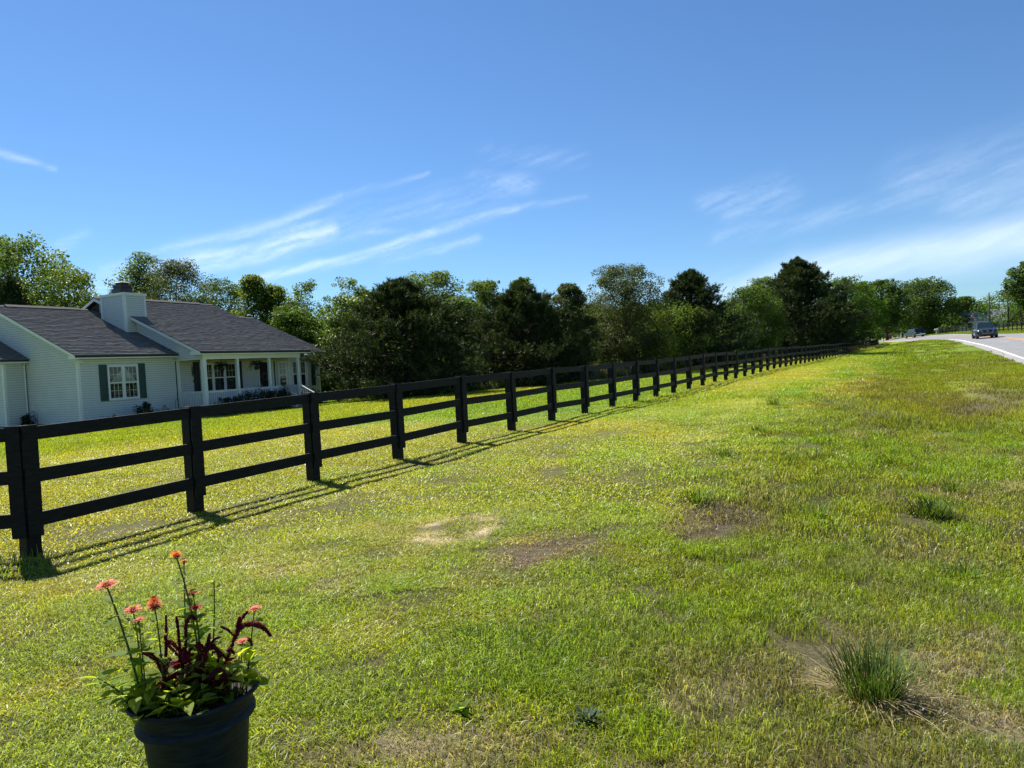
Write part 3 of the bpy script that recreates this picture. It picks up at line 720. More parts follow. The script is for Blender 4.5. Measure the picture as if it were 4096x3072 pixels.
b = MB(); cxm, cym = (CX0 + CX1) / 2 - .02, (CY0 + CY1) / 2
b.box(cxm - .36, cxm + .36, cym - .33, cym + .33, CZ1 + .071, CZ1 + .36); b.box(cxm - .30, cxm + .30, cym - .27, cym + .27, CZ1 + .361, CZ1 + .44)
b.box(cxm - .33, cxm + .33, cym - .30, cym + .30, CZ1 + .441, CZ1 + .56); b.box(cxm - .24, cxm + .24, cym - .21, cym + .21, CZ1 + .561, CZ1 + .66); b.build('chimney_cap', M_METAL, chim)
b = MB(); b.hexa([(cxm - .34, cym - .30, CZ1 + .661), (cxm + .34, cym - .30, CZ1 + .661), (cxm + .34, cym + .30, CZ1 + .661), (cxm - .34, cym + .30, CZ1 + .661), (cxm - .22, cym - .2, CZ1 + .71), (cxm + .22, cym - .2, CZ1 + .71), (cxm + .22, cym + .2, CZ1 + .71), (cxm - .22, cym + .2, CZ1 + .71)]); b.build('rain_lid', M_METAL, chim)

# windows: frame > sash, muntin, pane, blind
def window(F, u0, u1, z0, z1, units=1, grid=(3, 2), lower_grid=False, blind=True, reflect=False, label=None):
    b = MB(); fw = .055
    b.fbox(F, u0, u1, .021, .024, z0, z1)
    win = b.build('window', M_ROOM, house)
    if label: win['label'] = label
    b = MB(); uw = (u1 - u0) / units
    b.fbox(F, u0 - .03, u1 + .03, .022, .075, z0 - .06, z0); b.fbox(F, u0 - .03, u1 + .03, .022, .075, z1, z1 + .06)
    b.fbox(F, u0 - .03, u0 + .03, .024, .07, z0, z1); b.fbox(F, u1 - .03, u1 + .03, .024, .07, z0, z1)
    for k in range(1, units): b.fbox(F, u0 + k * uw - .05, u0 + k * uw + .05, .024, .07, z0, z1)
    b.build('frame', M_TRIM, win)
    zm = z0 + (z1 - z0) * .49
    for k in range(units):
        a0 = u0 + k * uw + (.05 if k else .03); a1 = u0 + (k + 1) * uw - (.05 if k < units - 1 else .03)
        b = MB()
        b.fbox(F, a0, a1, .04, .062, zm - .03, zm + .03); b.fbox(F, a0, a1, .03, .052, z0, z0 + .035); b.fbox(F, a0, a1, .045, .062, z1 - .035, z1)
        for a in (a0, a1 - .035): b.fbox(F, a, a + .035, .03, .058, z0 + .035, zm - .03); b.fbox(F, a, a + .035, .04, .06, zm + .03, z1 - .035)
        b.build('sash', M_TRIM, win)
        b = MB(); gxn, gyn = grid
        for zz0, zz1, nn in ((zm + .03, z1 - .035, .054), (z0 + .035, zm - .03, .045)):
            if nn < .05 and not lower_grid: continue
            for i in range(1, gxn): u = a0 + .035 + (a1 - a0 - .07) * i / gxn; b.fbox(F, u - .008, u + .008, nn - .004, nn + .002, zz0, zz1)
            for i in range(1, gyn): z = zz0 + (zz1 - zz0) * i / gyn; b.fbox(F, a0 + .035, a1 - .035, nn - .006, nn, z - .008, z + .008)
        b.build('muntin', M_TRIM, win)
        for zz0, zz1, nn in ((zm + .03, z1 - .035, .050), (z0 + .035, zm - .03, .041)):
            b = MB(); o, u, n = F
            P = lambda a, t, c: (o[0] + u[0] * a + n[0] * t, o[1] + u[1] * a + n[1] * t, o[2] + c)
            b.poly([P(a0 + .035, nn, zz0), P(a1 - .035, nn, zz0), P(a1 - .035, nn, zz1), P(a0 + .035, nn, zz1)]); b.build('pane', M_GLASS, win)
        if blind:
            b = MB(); b.fbox(F, a0 + .02, a1 - .02, .026, .030, zm + .02, z1 - .02); b.build('blind', M_BLIND, win)
        if reflect:  # white shapes behind the glass, added to stand in for a reflection
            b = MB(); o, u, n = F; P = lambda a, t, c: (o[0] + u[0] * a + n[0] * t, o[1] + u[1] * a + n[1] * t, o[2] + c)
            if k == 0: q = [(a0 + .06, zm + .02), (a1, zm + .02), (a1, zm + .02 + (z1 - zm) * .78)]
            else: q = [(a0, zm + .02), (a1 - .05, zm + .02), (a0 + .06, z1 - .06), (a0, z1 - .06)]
            b.poly([P(a, .034, c) for a, c in q]); b.poly([P(a, .032, c) for a, c in q][::-1]); b.build('reflection_shape', M_REFLECTION, win)
    return win
def shutter(F, u0, u1, z0, z1, mat):
    b = MB(); b.fbox(F, u0, u1, .022, .040, z0, z1)
    sh = b.build('shutter', mat, house)
    b = MB(); w = .05
    for a in (u0, u1 - w): b.fbox(F, a, a + w, .041, .056, z0, z1)
    for c in (z0, (z0 + z1) / 2 - .04, z1 - .08): b.fbox(F, u0 + w, u1 - w, .041, .056, c, c + .08)
    b.build('shutter_frame', mat, sh)
    zz = z0 + .1
    b = MB()
    while zz < z1 - .12:
        if abs(zz - (z0 + z1) / 2) > .08: b.fbox(F, u0 + w, u1 - w, .041, .050, zz, zz + .022)
        zz += .045
    o = b.build('louvres', mat, sh); tag(o, kind='stuff')
FB = ((XF, 0.0, 0.0), (0, 1), (1, 0))
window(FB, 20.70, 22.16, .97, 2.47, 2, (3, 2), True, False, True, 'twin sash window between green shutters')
shutter(FB, 20.29, 20.645, .90, 2.56, M_SHUT); shutter(FB, 22.22, 22.57, .91, 2.57, M_SHUT)
window(FB, 25.74, 28.02, 1.0, 2.44, 3, (3, 2), False, False, False, 'triple window under the porch')
shutter(FB, 25.30, 25.66, .95, 2.56, M_SHUT2); shutter(FB, 28.08, 28.44, .95, 2.56, M_SHUT2)
# bay window with three faces
BX = XF + .60
bay = [(XF, 30.93), (BX, 31.53), (BX, 32.92), (XF, 33.52)]
b = MB()
for i in range(3):
    b.poly([(*bay[i], 0), (*bay[i + 1], 0), (*bay[i + 1], 2.80), (*bay[i], 2.80)])
bayw = b.build('bay_wall', M_SHADOW_CORE, house)
for i in range(3):
    a, c = Vector(bay[i]), Vector(bay[i + 1]); ln = (c - a).length; u = (c - a) / ln; nn = Vector((u[1], -u[0]))
    Fb = ((a[0], a[1], 0.0), (u[0], u[1]), (nn[0], nn[1]))
    wall_boards(bayw, Fb, .0, ln, .0, 2.8)
    for e in (0, ln - .09):
        t = MB(); t.fbox(Fb, e, e + .09, .021, .03, 0, 2.8); t.build('corner_board', M_TRIM, house)
    if i == 0: window(Fb, .2, .66, .95, 2.42, 1, (2, 2))
    elif i == 1: window(Fb, .14, .62, .95, 2.42, 1, (2, 2)); window(Fb, .78, 1.25, .95, 2.42, 1, (2, 2))
    else: window(Fb, .2, .66, .95, 2.42, 1, (2, 2))
b = MB(); b.hexa([(XF, 30.7, 2.80), (BX + .05, 31.4, 2.80), (BX + .05, 33.0, 2.80), (XF, 33.7, 2.80), (XF, 30.7, 2.9), (BX - .1, 31.45, 2.9), (BX - .1, 32.95, 2.9), (XF, 33.7, 2.9)]); b.build('bay_top', M_TRIM, house)
shutter(FB, 33.92, 34.26, .92, 2.56, M_SHUT)
# front door
b = MB(); b.fbox(FB, 29.70, 30.42, .022, .045, .17, 2.45); door = b.build('door', M_DOOR, house)
b = MB()
for a0, a1, c0, c1 in ((29.78, 30.02, .35, 1.0), (30.10, 30.34, .35, 1.0), (29.78, 30.02, 1.15, 1.75), (30.10, 30.34, 1.15, 1.75), (29.78, 30.02, 1.88, 2.3), (30.10, 30.34, 1.88, 2.3)): b.fbox(FB, a0, a1, .046, .055, c0, c1)
b.build('door_panel', M_DOOR, door)
b = MB(); b.lathe([(.0, 0), (.03, .01), (.03, .05), (0, .06)], (XF + .07, 29.77, 1.1), 10); b.build('door_knob', mat_simple('brass', (.5, .35, .12), .3, metal=1), door)
b = MB(); b.fbox(FB, 29.62, 29.70, .022, .06, .17, 2.53); b.fbox(FB, 30.42, 30.50, .022, .06, .17, 2.53); b.fbox(FB, 29.70, 30.42, .022, .06, 2.45, 2.53); b.build('door_frame', M_TRIM, door)
b = MB(); b.fbox(FB, 30.60, 30.74, .022, .10, .17, 2.60); b.build('corner_board', M_TRIM, house)
b = MB(); b.tube([(XF + .09, 30.82, .15), (XF + .09, 30.82, 2.50)], .03, 8); b.build('shadow_gap_strip', M_METAL, house)  # dark tube added in place of the shadowed gap beside the trim
# porch
PX = -29.03; FLZ = .17
b = MB(); b.box(XF + .022, PX + .12, 24.22, 31.15, .04, FLZ); porch = b.build('porch_floor', M_DECK, house)
b = MB(); b.box(XF + .03, PX + .05, 24.27, 31.1, GZH - .2, .038); b.build('porch_base', M_FOUND, house)
b = MB(); b.box(PX - .07, PX + .07, 24.27, 30.95, 2.62, 2.845); b.box(XF + .03, PX - .071, 24.262, 24.38, 2.625, 2.84); b.build('porch_beam', M_TRIM, house)
b = MB(); b.box(XF + .025, MX - .04, 24.27, 31.3, 2.846, 2.86); b.build('porch_ceiling', M_TRIM, house)
def post(x, y, w, z1=2.619):
    b = MB(); b.box(x - w / 2, x + w / 2, y - w / 2, y + w / 2, FLZ, z1); o = b.build('porch_post', M_TRIM, house)
    b = MB(); b.box(x - w / 2 - .015, x + w / 2 + .015, y - w / 2 - .015, y + w / 2 + .015, FLZ, FLZ + .12); b.build('post_base', M_TRIM, o)
post(PX, 24.37, .19); post(PX, 26.44, .13); post(PX, 28.62, .13); post(PX, 30.80, .13); post(XF + .09, 24.36, .12)
def railing(a, b_, zt=1.07, zb=.26):
    a = Vector(a); c = Vector(b_); d = c - a; ln = d.length
    m = MB(); m.beam((a[0], a[1], zt - .02), (c[0], c[1], zt - .02), .085, .04); m.beam((a[0], a[1], zb), (c[0], c[1], zb), .05, .05)
    m.beam((a[0], a[1], zt - .075), (c[0], c[1], zt - .075), .04, .06)
    r = m.build('railing', M_TRIM, house)
    n = max(2, int(ln / .115)); me = unit_box('baluster', -.018, .018, -.018, .018, zb + .026, zt - .106, M_TRIM)
    for i in range(n):
        p = a + d * (i + .5) / n; link('baluster', me, r, (p[0], p[1], 0))
railing((PX, 24.48), (PX, 26.37)); railing((PX, 26.51), (PX, 28.55)); railing((PX, 28.69), (PX, 29.28)); railing((XF + .16, 24.36), (PX - .1, 24.36)); railing((XF + .72, 30.80), (PX - .08, 30.80))
for y in (29.33, 30.80):
    m = MB(); xt, xb = PX + .05, -27.92
    m.beam((xt, y, 1.07), (xb, y, .56), .085, .04, (0, 0, 1)); m.beam((xt, y, .30), (xb, y, -.18), .05, .05)
    r = m.build('railing', M_TRIM, house)
    for i in range(7):
        t = (i + .6) / 7.2; x = xt + (xb - xt) * t; z = 1.05 + (.54 - 1.05) * t
        q = MB(); q.box(x - .018, x + .018, y - .018, y + .018, z - .74, z - .02); q.build('baluster', M_TRIM, r)
    q = MB(); q.box(xb - .05, xb + .05, y - .05, y + .05, GZH - .1, .58); q.build('newel_post', M_TRIM, r)
q = MB(); q.box(PX - .05, PX + .05, 29.28, 29.38, FLZ, 1.09); q.build('newel_post', M_TRIM, house)
for k in range(3):
    q = MB(); q.box(PX + .12 + k * .3, PX + .44 + k * .3, 29.40, 30.72, GZH - .1, .05 - k * .13); q.build('step', M_DECK, house)
# downpipe in the corner of the block, flood lights under the eaves
q = MB(); q.tube([(-34.74, 19.26, .2), (-34.74, 19.26, 2.72), (-34.55, 19.2, 2.84)], .035, 8); q.build('downpipe', M_TRIM, house)
def flood(x, y, z):
    q = MB(); q.box(x - .05, x + .05, y - .05, y + .05, z, z + .03); fl_ = q.build('flood_light', M_TRIM, house)
    for s in (-1, 1):
        q = MB(); q.tube([(x, y, z), (x + .1, y + s * .06, z - .05), (x + .17, y + s * .1, z - .09), (x + .22, y + s * .13, z - .12)], [.012, .015, .045, .055], 10); q.build('lamp_head', M_TRIM, fl_)
flood(-30.80, 19.20, 2.80); flood(-30.75, 34.95, 2.72)

# ------------------------------------------------------------------ trees
M_BARK = mat_simple('bark', (.075, .06, .048), .9, noise=.4, nscale=7, bump=.5, stretch=(1, 1, .3))
M_BARK_P = mat_simple('pine_bark', (.085, .055, .042), .9, noise=.45, nscale=8, bump=.5, stretch=(1, 1, .4))
LEAF = {
    'broad': mat_leaf('broad_leaf', (.022, .052, .009), (.100, .165, .026), .34),
    'pale': mat_leaf('pale_leaf', (.045, .085, .016), (.130, .185, .036), .42),
    'magnolia': mat_leaf('glossy_leaf', (.026, .060, .010), (.120, .175, .020), .34, rough=.5, spec=.22),
    'pecan': mat_leaf('pecan_leaf', (.038, .072, .020), (.125, .180, .046), .44),
    'willowoak': mat_leaf('willow_oak_leaf', (.032, .048, .018), (.095, .115, .040), .34),
    'tulip': mat_leaf('tulip_tree_leaf', (.048, .082, .010), (.145, .190, .022), .45),
    'maple': mat_leaf('maple_leaf', (.030, .072, .010), (.110, .190, .022), .44),
    'oak': mat_leaf('oak_leaf', (.024, .054, .012), (.085, .135, .026), .36),
    'under': mat_leaf('undergrowth_leaf', (.014, .030, .008), (.060, .095, .020), .25),
    'pine': mat_leaf('pine_needle', (.014, .027, .010), (.058, .080, .026), .2),
    'shrub': mat_leaf('shrub_leaf', (.010, .018, .009), (.032, .046, .020), .15),
    'bloomshrub': mat_leaf('rosy_shrub_leaf', (.05, .07, .03), (.28, .24, .15), .25),
    'fern': mat_leaf('fern_frond', (.012, .022, .010), (.03, .05, .018), .2),
}
LEAF['poplar'] = LEAF['pecan']
def leaf_quads(c, nrm, size, aspect, r):
    n = len(c)
    nrm = nrm / np.maximum(np.linalg.norm(nrm, axis=1, keepdims=True), 1e-6)
    t = np.cross(nrm, r.normal(size=(n, 3))); t /= np.maximum(np.linalg.norm(t, axis=1, keepdims=True), 1e-6)
    b = np.cross(nrm, t); s = size[:, None]
    fold = nrm * s * .18
    V = np.stack([c - t * s * .5, c + b * s * .5 * aspect + fold, c + t * s * .5, c - b * s * .5 * aspect + fold], 1).reshape(-1, 3)
    F = np.arange(n * 4).reshape(n, 4); return V, F
def prof(kind, h):
    if kind == 'tall': return np.sin(np.clip(h, 0, 1) ** .8 * PI) ** .55 * (1.05 - .35 * h)
    if kind == 'pine': return np.where(h < .26, .72 + .28 * h / .26, np.clip((1.02 - h) / .76, 0, 1) ** .88)
    if kind == 'cone': return np.clip((1.04 - h), 0, 1) ** .75 * sstep(-.02, .12, h)
    if kind == 'egg': return np.sqrt(np.clip(1 - ((h - .42) / .60) ** 2, 0, 1))
    if kind == 'dome': return np.sqrt(np.clip(1 - ((h - .30) / .72) ** 2, 0, 1))
    return np.sqrt(np.clip(1 - ((h - .5) / .52) ** 2, 0, 1))
def tree_mesh(kind, H, W, seed, leaf, n, shape='round', base=.12, nblob=60, blob=(.09, .19), openn=.0, trunk_r=None, fork=.25, gloss=.5):
    r = np.random.default_rng(seed); rnd = random.Random(seed)
    B = []
    k = 0
    while len(B) < nblob and k < nblob * 30:
        k += 1
        h = r.random() ** .85; e = float(prof(shape, np.array(h))) * W / 2
        a = r.random() * 2 * PI; q = math.sqrt(r.random()) ** .7 * e
        rb = W * (blob[0] + (blob[1] - blob[0]) * r.random()) * (1 - .35 * h)
        q = max(0, min(q, e - rb * .55))
        c = np.array([q * math.cos(a), q * math.sin(a), H * (base + (1 - base) * h)])
        c[2] = min(c[2], H - rb * .7)
        B.append((c, rb))
    for i in range(9):        # a full heart so that the crown holds together up to its top
        h = .08 + .86 * i / 8; e = float(prof(shape, np.array(h))) * W / 2; rb = max(W * .07, e * .55)
        B.append((np.array([r.normal() * .05 * W, r.normal() * .05 * W, min(H * (base + (1 - base) * h), H - rb * .75)]), rb))
    # loose sprays that break the outline
    for i in range(int(nblob * .45)):
        h = .3 + .7 * r.random(); a = r.random() * 2 * PI; e = float(prof(shape, np.array(min(h, .97)))) * W / 2
        rb = W * blob[0] * (.35 + .35 * r.random()); c = np.array([(e - rb * .1) * math.cos(a), (e - rb * .1) * math.sin(a), min(H * (base + (1 - base) * h) + rb * r.random(), H - rb * .3)])
        B.append((c, rb))
    vol = np.array([b[1] ** 2 for b in B]); vol /= vol.sum(); cnt = np.maximum(6, (vol * n).astype(int))
    C, NN, SZ, SH = [], [], [], []
    for (c, rb), m in zip(B, cnt):
        d = r.normal(size=(m, 3)); d /= np.linalg.norm(d, axis=1, keepdims=True)
        q = rb * (.35 + .75 * r.random(m) ** .55)
        P = c + d * q[:, None] * np.array([1, 1, .72]) + r.normal(size=(m, 3)) * rb * .07
        C.append(P); nn = d * .6 + r.normal(size=(m, 3)) * .55 + np.array([0, 0, .5]); NN.append(nn)
        SZ.append(leaf * (.65 + .7 * r.random(m))); SH.append(np.clip(.25 + .5 * r.random() + .28 * r.normal(size=m), 0, 1))
    C = np.concatenate(C); NN = np.concatenate(NN); SZ = np.concatenate(SZ); SH = np.concatenate(SH)
    C[:, 2] = np.maximum(C[:, 2], .05)
    V, F = leaf_quads(C, NN, SZ, .55, r)
    crown = np_mesh('crown', V, F, LEAF[kind], False, {'shade': np.repeat(SH, 4)})
    t = MB(); R0 = trunk_r or (.022 * H + .03)
    top = H * .72; pts = [(0, 0, -.2)]; rad = [R0 * 1.25]
    for i in range(1, 8):
        q = i / 7; pts.append((rnd.uniform(-1, 1) * .03 * H * q, rnd.uniform(-1, 1) * .03 * H * q, top * q)); rad.append(R0 * (1 - .82 * q))
    t.tube(pts, rad, 8)
    big = sorted(B[:nblob], key=lambda b: -b[1])[:max(10, nblob // 3)]
    for c, rb in big:
        q = min(.95, max(fork, (c[2] / top) * .62)); i = q * 7; i0 = int(i); i1 = min(i0 + 1, 7); w = i - i0
        s = Vector(pts[i0]).lerp(Vector(pts[i1]), w); e = Vector(c); md = s.lerp(e, .5) + Vector((rnd.uniform(-.2, .2), rnd.uniform(-.2, .2), .12 * (e - s).length))
        r0 = R0 * .42 * (1 - q * .6); t.tube([s, s.lerp(md, .6), md, e], [r0, r0 * .75, r0 * .55, r0 * .12], 5)
    return t.mesh('trunk', M_BARK, True), crown
def pine_mesh(H, W, seed, ntuft=2600, shape='egg', base=.06, blades=10, ln=.26, wd=.05):
    r = np.random.default_rng(seed); rnd = random.Random(seed)
    t = MB(); R0 = .018 * H + .05
    t.tube([(0, 0, -.2), (.02, 0, H * .3), (-.02, .03, H * .6), (0, 0, H * .97)], [R0 * 1.2, R0 * .85, R0 * .5, .015], 8)
    C, AX = [], []
    nb = int(H * 13); per = max(8, ntuft // nb)
    for i in range(nb):
        h = (i + r.random()) / nb; a = i * 2.399 + r.normal() * .3
        e = float(prof(shape, np.array(h))) * W / 2 * (.62 + .5 * r.random())
        z0 = H * (base + (1 - base) * h) * .97 - e * .12
        up = .10 + .45 * h + .1 * r.normal(); s = Vector((0, 0, max(.25, z0)))
        tip = Vector((math.cos(a) * e, math.sin(a) * e, max(.3, z0) + e * up * .8)); md = s.lerp(tip, .55) + Vector((0, 0, -.06 * e))
        t.tube([s, md, tip], [.012 + .014 * e, .010 + .007 * e, .006], 5)
        for k in range(per):
            q = .28 + .72 * r.random() ** .7; p = (s.lerp(md, q / .55) if q < .55 else md.lerp(tip, (q - .55) / .45))
            sp = .24 * e * (1.1 - q) + .14; p = np.array(p) + r.normal(size=3) * np.array([sp, sp, sp * .55])
            C.append(p); ax = np.array([math.cos(a) * .7, math.sin(a) * .7, .75 + .5 * h]) + r.normal(size=3) * .4; AX.append(ax)
    for k in range(int(ntuft * .05)):
        C.append((lambda f_: np.array([r.normal() * .05 * H * (1 - f_), r.normal() * .05 * H * (1 - f_), H * (.82 + .18 * f_)]))(r.random())); AX.append(np.array([0, 0, 1]) + r.normal(size=3) * .3)
    C = np.array(C); AX = np.array(AX); AX /= np.linalg.norm(AX, axis=1, keepdims=True); n = len(C)
    d = AX[:, None, :] * .75 + r.normal(size=(n, blades, 3)) * .55; d /= np.linalg.norm(d, axis=2, keepdims=True)
    L_ = ln * (.7 + .5 * r.random((n, blades, 1))); sd = np.cross(d, r.normal(size=(n, blades, 3))); sd /= np.linalg.norm(sd, axis=2, keepdims=True)
    base_ = C[:, None, :] + AX[:, None, :] * (r.random((n, blades, 1)) - .5) * .22
    V = np.stack([base_ - sd * wd * .5, base_ + sd * wd * .5, base_ + d * L_], 2).reshape(-1, 3)
    V[:, 2] = np.maximum(V[:, 2], .04)
    F = np.arange(len(V)).reshape(-1, 3)
    sh = np.repeat(np.clip(.32 + .38 * r.normal(size=n), 0, 1), blades * 3)
    return t.mesh('trunk', M_BARK_P, True), np_mesh('crown', V, F, LEAF['pine'], False, {'shade': sh})
KIND = {   # name, category words, build settings
    'pecan': ('pecan_tree', dict(shape='dome', base=.18, nblob=60, blob=(.10, .19), leaf=.185, n=22000)),
    'broad': ('broadleaf_tree', dict(shape='round', base=.05, nblob=75, blob=(.11, .20), leaf=.18, n=22000)),
    'pale': ('broadleaf_tree', dict(shape='egg', base=.02, nblob=70, blob=(.10, .18), leaf=.15, n=14000)),
    'magnolia': ('magnolia_tree', dict(shape='egg', base=.02, nblob=80, blob=(.09, .16), leaf=.18, n=20000)),
    'poplar': ('poplar_tree', dict(shape='tall', base=.1, nblob=50, blob=(.16, .28), leaf=.19, n=20000)),
    'willowoak': ('willow_oak_tree', dict(shape='tall', base=.04, nblob=95, blob=(.08, .15), leaf=.135, n=34000)),
    'tulip': ('tulip_tree', dict(shape='tall', base=.08, nblob=52, blob=(.16, .28), leaf=.19, n=20000)),
    'maple': ('maple_tree', dict(shape='egg', nblob=85, blob=(.09, .17), leaf=.28, n=15000, base=.12)),
    'oak': ('oak_tree', dict(shape='dome', base=.20, nblob=70, blob=(.09, .17), leaf=.48, n=13000)),
    'bush': ('bush', dict(shape='dome', base=.02, nblob=40, blob=(.12, .2), leaf=.30, n=3500)),
}
LEAF['bush'] = LEAF['pale']
# kind, x, y, z of the top, width, label, settings
TREES = [
    ('pecan', -59.0, 32.3, 13.4, 9.5, 'tall open pecan tree behind the house roof at the left edge', dict(n=34000, leaf=.24, nblob=80)),
    ('pine', -53.9, 29.3, 9.6, 5.2, 'dark pine behind the near wing of the house, under the tall pecan', dict(shape='pine')),
    ('magnolia', -52.0, 32.4, 10.2, 7.0, 'rounded glossy-leaved tree behind the near wing roof, left of the chimney', {}),
    ('poplar', -52.7, 38.8, 12.2, 5.4, 'tall narrow tree directly behind the chimney', {}),
    ('willowoak', -47.6, 38.0, 11.0, 8.6, 'dense olive-brown oak above the main roof right of the chimney', {}),
    ('broad', -49.1, 42.8, 10.1, 5.6, 'round green tree behind the main roof ridge, right of the olive-brown oak', {}),
    ('tulip', -44.7, 42.8, 9.9, 4.6, 'upright yellow-green tulip tree behind the far end of the main roof', {}),
    ('tulip', -43.9, 44.3, 9.1, 4.4, 'shorter yellow-green tulip tree beside the taller tulip tree', {}),
    ('pecan', -42.4, 46.1, 9.4, 5.0, 'thin see-through pecan right of the two tulip trees', dict(n=9000, nblob=40, blob=(.08, .15))),
    ('pecan', -39.8, 48.6, 9.7, 4.6, 'sparse pecan with high twiggy top left of the big pine', dict(n=10000, nblob=44, blob=(.08, .15))),
    ('broad', -38.1, 50.5, 8.7, 4.6, 'dark round tree between the sparse pecan and the big pine', {}),
    ('magnolia', -32.6, 40.4, 7.0, 5.0, 'bright glossy tree beside the far end of the house', {}),
    ('broad', -38.0, 41.0, 7.0, 4.6, 'leafy tree rising just behind the roof at the far end of the house', {}),
    ('pine', -25.7, 36.6, 7.1, 8.0, 'large bushy dark pine, nearest tree right of the house', dict(ntuft=11500, shape='pine')),
    ('pecan', -31.6, 49.3, 9.4, 6.2, 'wide pecan crown rising behind the large bushy pine', {}),
    ('broad', -27.1, 46.0, 6.8, 4.0, 'bright green tree in the gap between the two bushy pines', {}),
    ('pecan', -28.1, 52.2, 8.6, 4.8, 'pale pecan behind the gap between the two bushy pines', {}),
    ('pine', -20.8, 43.5, 6.9, 7.2, 'second bushy dark pine, right of the large one', dict(ntuft=9500, shape='pine')),
    ('willowoak', -18.9, 47.4, 7.1, 4.0, 'olive-green tree leaning on the right of the second pine', {}),
    ('pecan', -25.8, 54.4, 8.8, 3.0, 'small light crown showing above the second pine', {}),
    ('willowoak', -16.4, 52.5, 8.6, 6.0, 'tall grey-green oak standing alone in the middle of the tree line', dict(n=42000, shape='round', base=.0, nblob=120)),
    ('pine', -13.1, 60.8, 8.6, 7.0, 'pine with a pointed top just right of the tall grey-green oak', dict(shape='pine', ntuft=8500)),
    ('pale', -14.4, 57.0, 5.9, 6.0, 'low pale leafy tree at the foot of the pointed pine', {}),
    ('broad', -10.2, 73.3, 7.8, 5.2, 'dark leafy tree between the pointed pine and the tallest pine', {}),
    ('pecan', -11.3, 95.3, 10.8, 6.0, 'pale pecan peeking out behind the tallest pine', {}),
    ('pine', -6.6, 86.5, 11.6, 10.5, 'tallest dark pine near the far end of the fence', dict(shape='pine', ntuft=11000, ln=.36, wd=.075)),
    ('broad', -3.4, 119.5, 11.9, 9.5, 'broad green tree behind the right shoulder of the tallest pine', dict(leaf=.3, n=11000)),
    ('maple', -.6, 126.5, 11.5, 8.2, 'bright maple overhanging the end of the fence', {}),
    ('oak', 4.5, 193.0, 16.8, 11.0, 'oak crown showing between the maple and the big roadside oak', {}),
    ('oak', 12.8, 214.0, 17.8, 17.5, 'big spreading oak with forked trunk across the road bend', dict(base=.24, n=17000)),
    ('oak', 24.1, 236.3, 13.4, 11.5, 'round tree beside the flagpole across the road', dict(base=.06)),
    ('broad', 31.4, 246.5, 10.3, 10.5, 'low tree behind the first utility pole across the road', dict(leaf=.45, n=6000)),
    ('broad', 36.5, 243.0, 10.1, 10.0, 'low tree between the two utility poles', dict(leaf=.45, n=6000)),
    ('broad', 39.4, 333.6, 15.9, 22.0, 'far tree seen through the gap left of the first utility pole', dict(leaf=.6, n=6000)),
    ('oak', 28.6, 160.5, 15.2, 11.5, 'large oak cut by the right edge of the picture', dict(base=.30, n=15000)),
    ('broad', 38.8, 226.0, 8.3, 9.0, 'low tree behind the wooden frame at the right edge', dict(leaf=.45, n=5000)),
    ('bush', 16.2, 223.0, 6.3, 4.2, 'yellow-green bush under the big spreading oak', {}),
]
def add_tree(kind, x, y, ztop, w, label, kw, seed, group=None, mesh=None):
    zb = gz(x, y); w = w * (1.55 if kind == 'pine' else 1.0 if y > 105 else 1.2)
    if kind == 'pine': nm = 'pine_tree'
    else: nm = KIND[kind][0]
    t = thing(nm, label, 'bush' if nm == 'bush' else 'tree', (x, y, zb), group=group)
    if mesh is None:
        if kind == 'pine':
            k = dict(kw); mesh = pine_mesh(ztop - zb, w, seed, **k)
        else:
            k = dict(KIND[kind][1]); k.update(kw); mesh = tree_mesh(kind, ztop - zb, w, seed, k.pop('leaf'), k.pop('n'), **k)
    link('trunk', mesh[0], t); link('crown', mesh[1], t)
    return t, mesh
PROTO = {}
for i, (k, x, y, zt, w, lb, kw) in enumerate(TREES):
    t, me = add_tree(k, x, y, zt, w, lb, kw, 500 + i * 7)
    PROTO.setdefault(k, []).append((me, zt - gz(x, y)))
# the wood behind: trees nobody can tell apart, seen only through the gaps
random.seed(12)
back = []
for i in range(40):
    f = i / 39; x = -76 + f * 66 + random.uniform(-1.5, 1.5); y = 46 + f * 62 + random.uniform(-3, 5)
    if x > -44 : x -= 3 + f * 4
    back.append((x, y, random.uniform(6.6, 8.2) + f * 1.2))
for i in range(7):
    back.append((-22 + i * 2.6 + random.uniform(-1, 1), 128 + i * 4 + random.uniform(-4, 4), random.uniform(8, 10)))
for i, (x, y, h) in enumerate(back):
    k = random.choice(['broad', 'broad', 'willowoak', 'maple', 'oak'] if y > 100 else ['broad', 'broad', 'magnolia', 'willowoak', 'pecan'])
    me, h0 = random.choice(PROTO[k]); s = h / h0
    t = thing('wood_tree', 'leafy tree of the wood showing dimly behind the row of yard trees', 'tree', (x, y, gz(x, y)), random.uniform(0, 6), 'trees of the wood behind')
    t.scale = (s * 1.4, s * 1.4, s)
    link('trunk', me[0], t); link('crown', me[1], t)
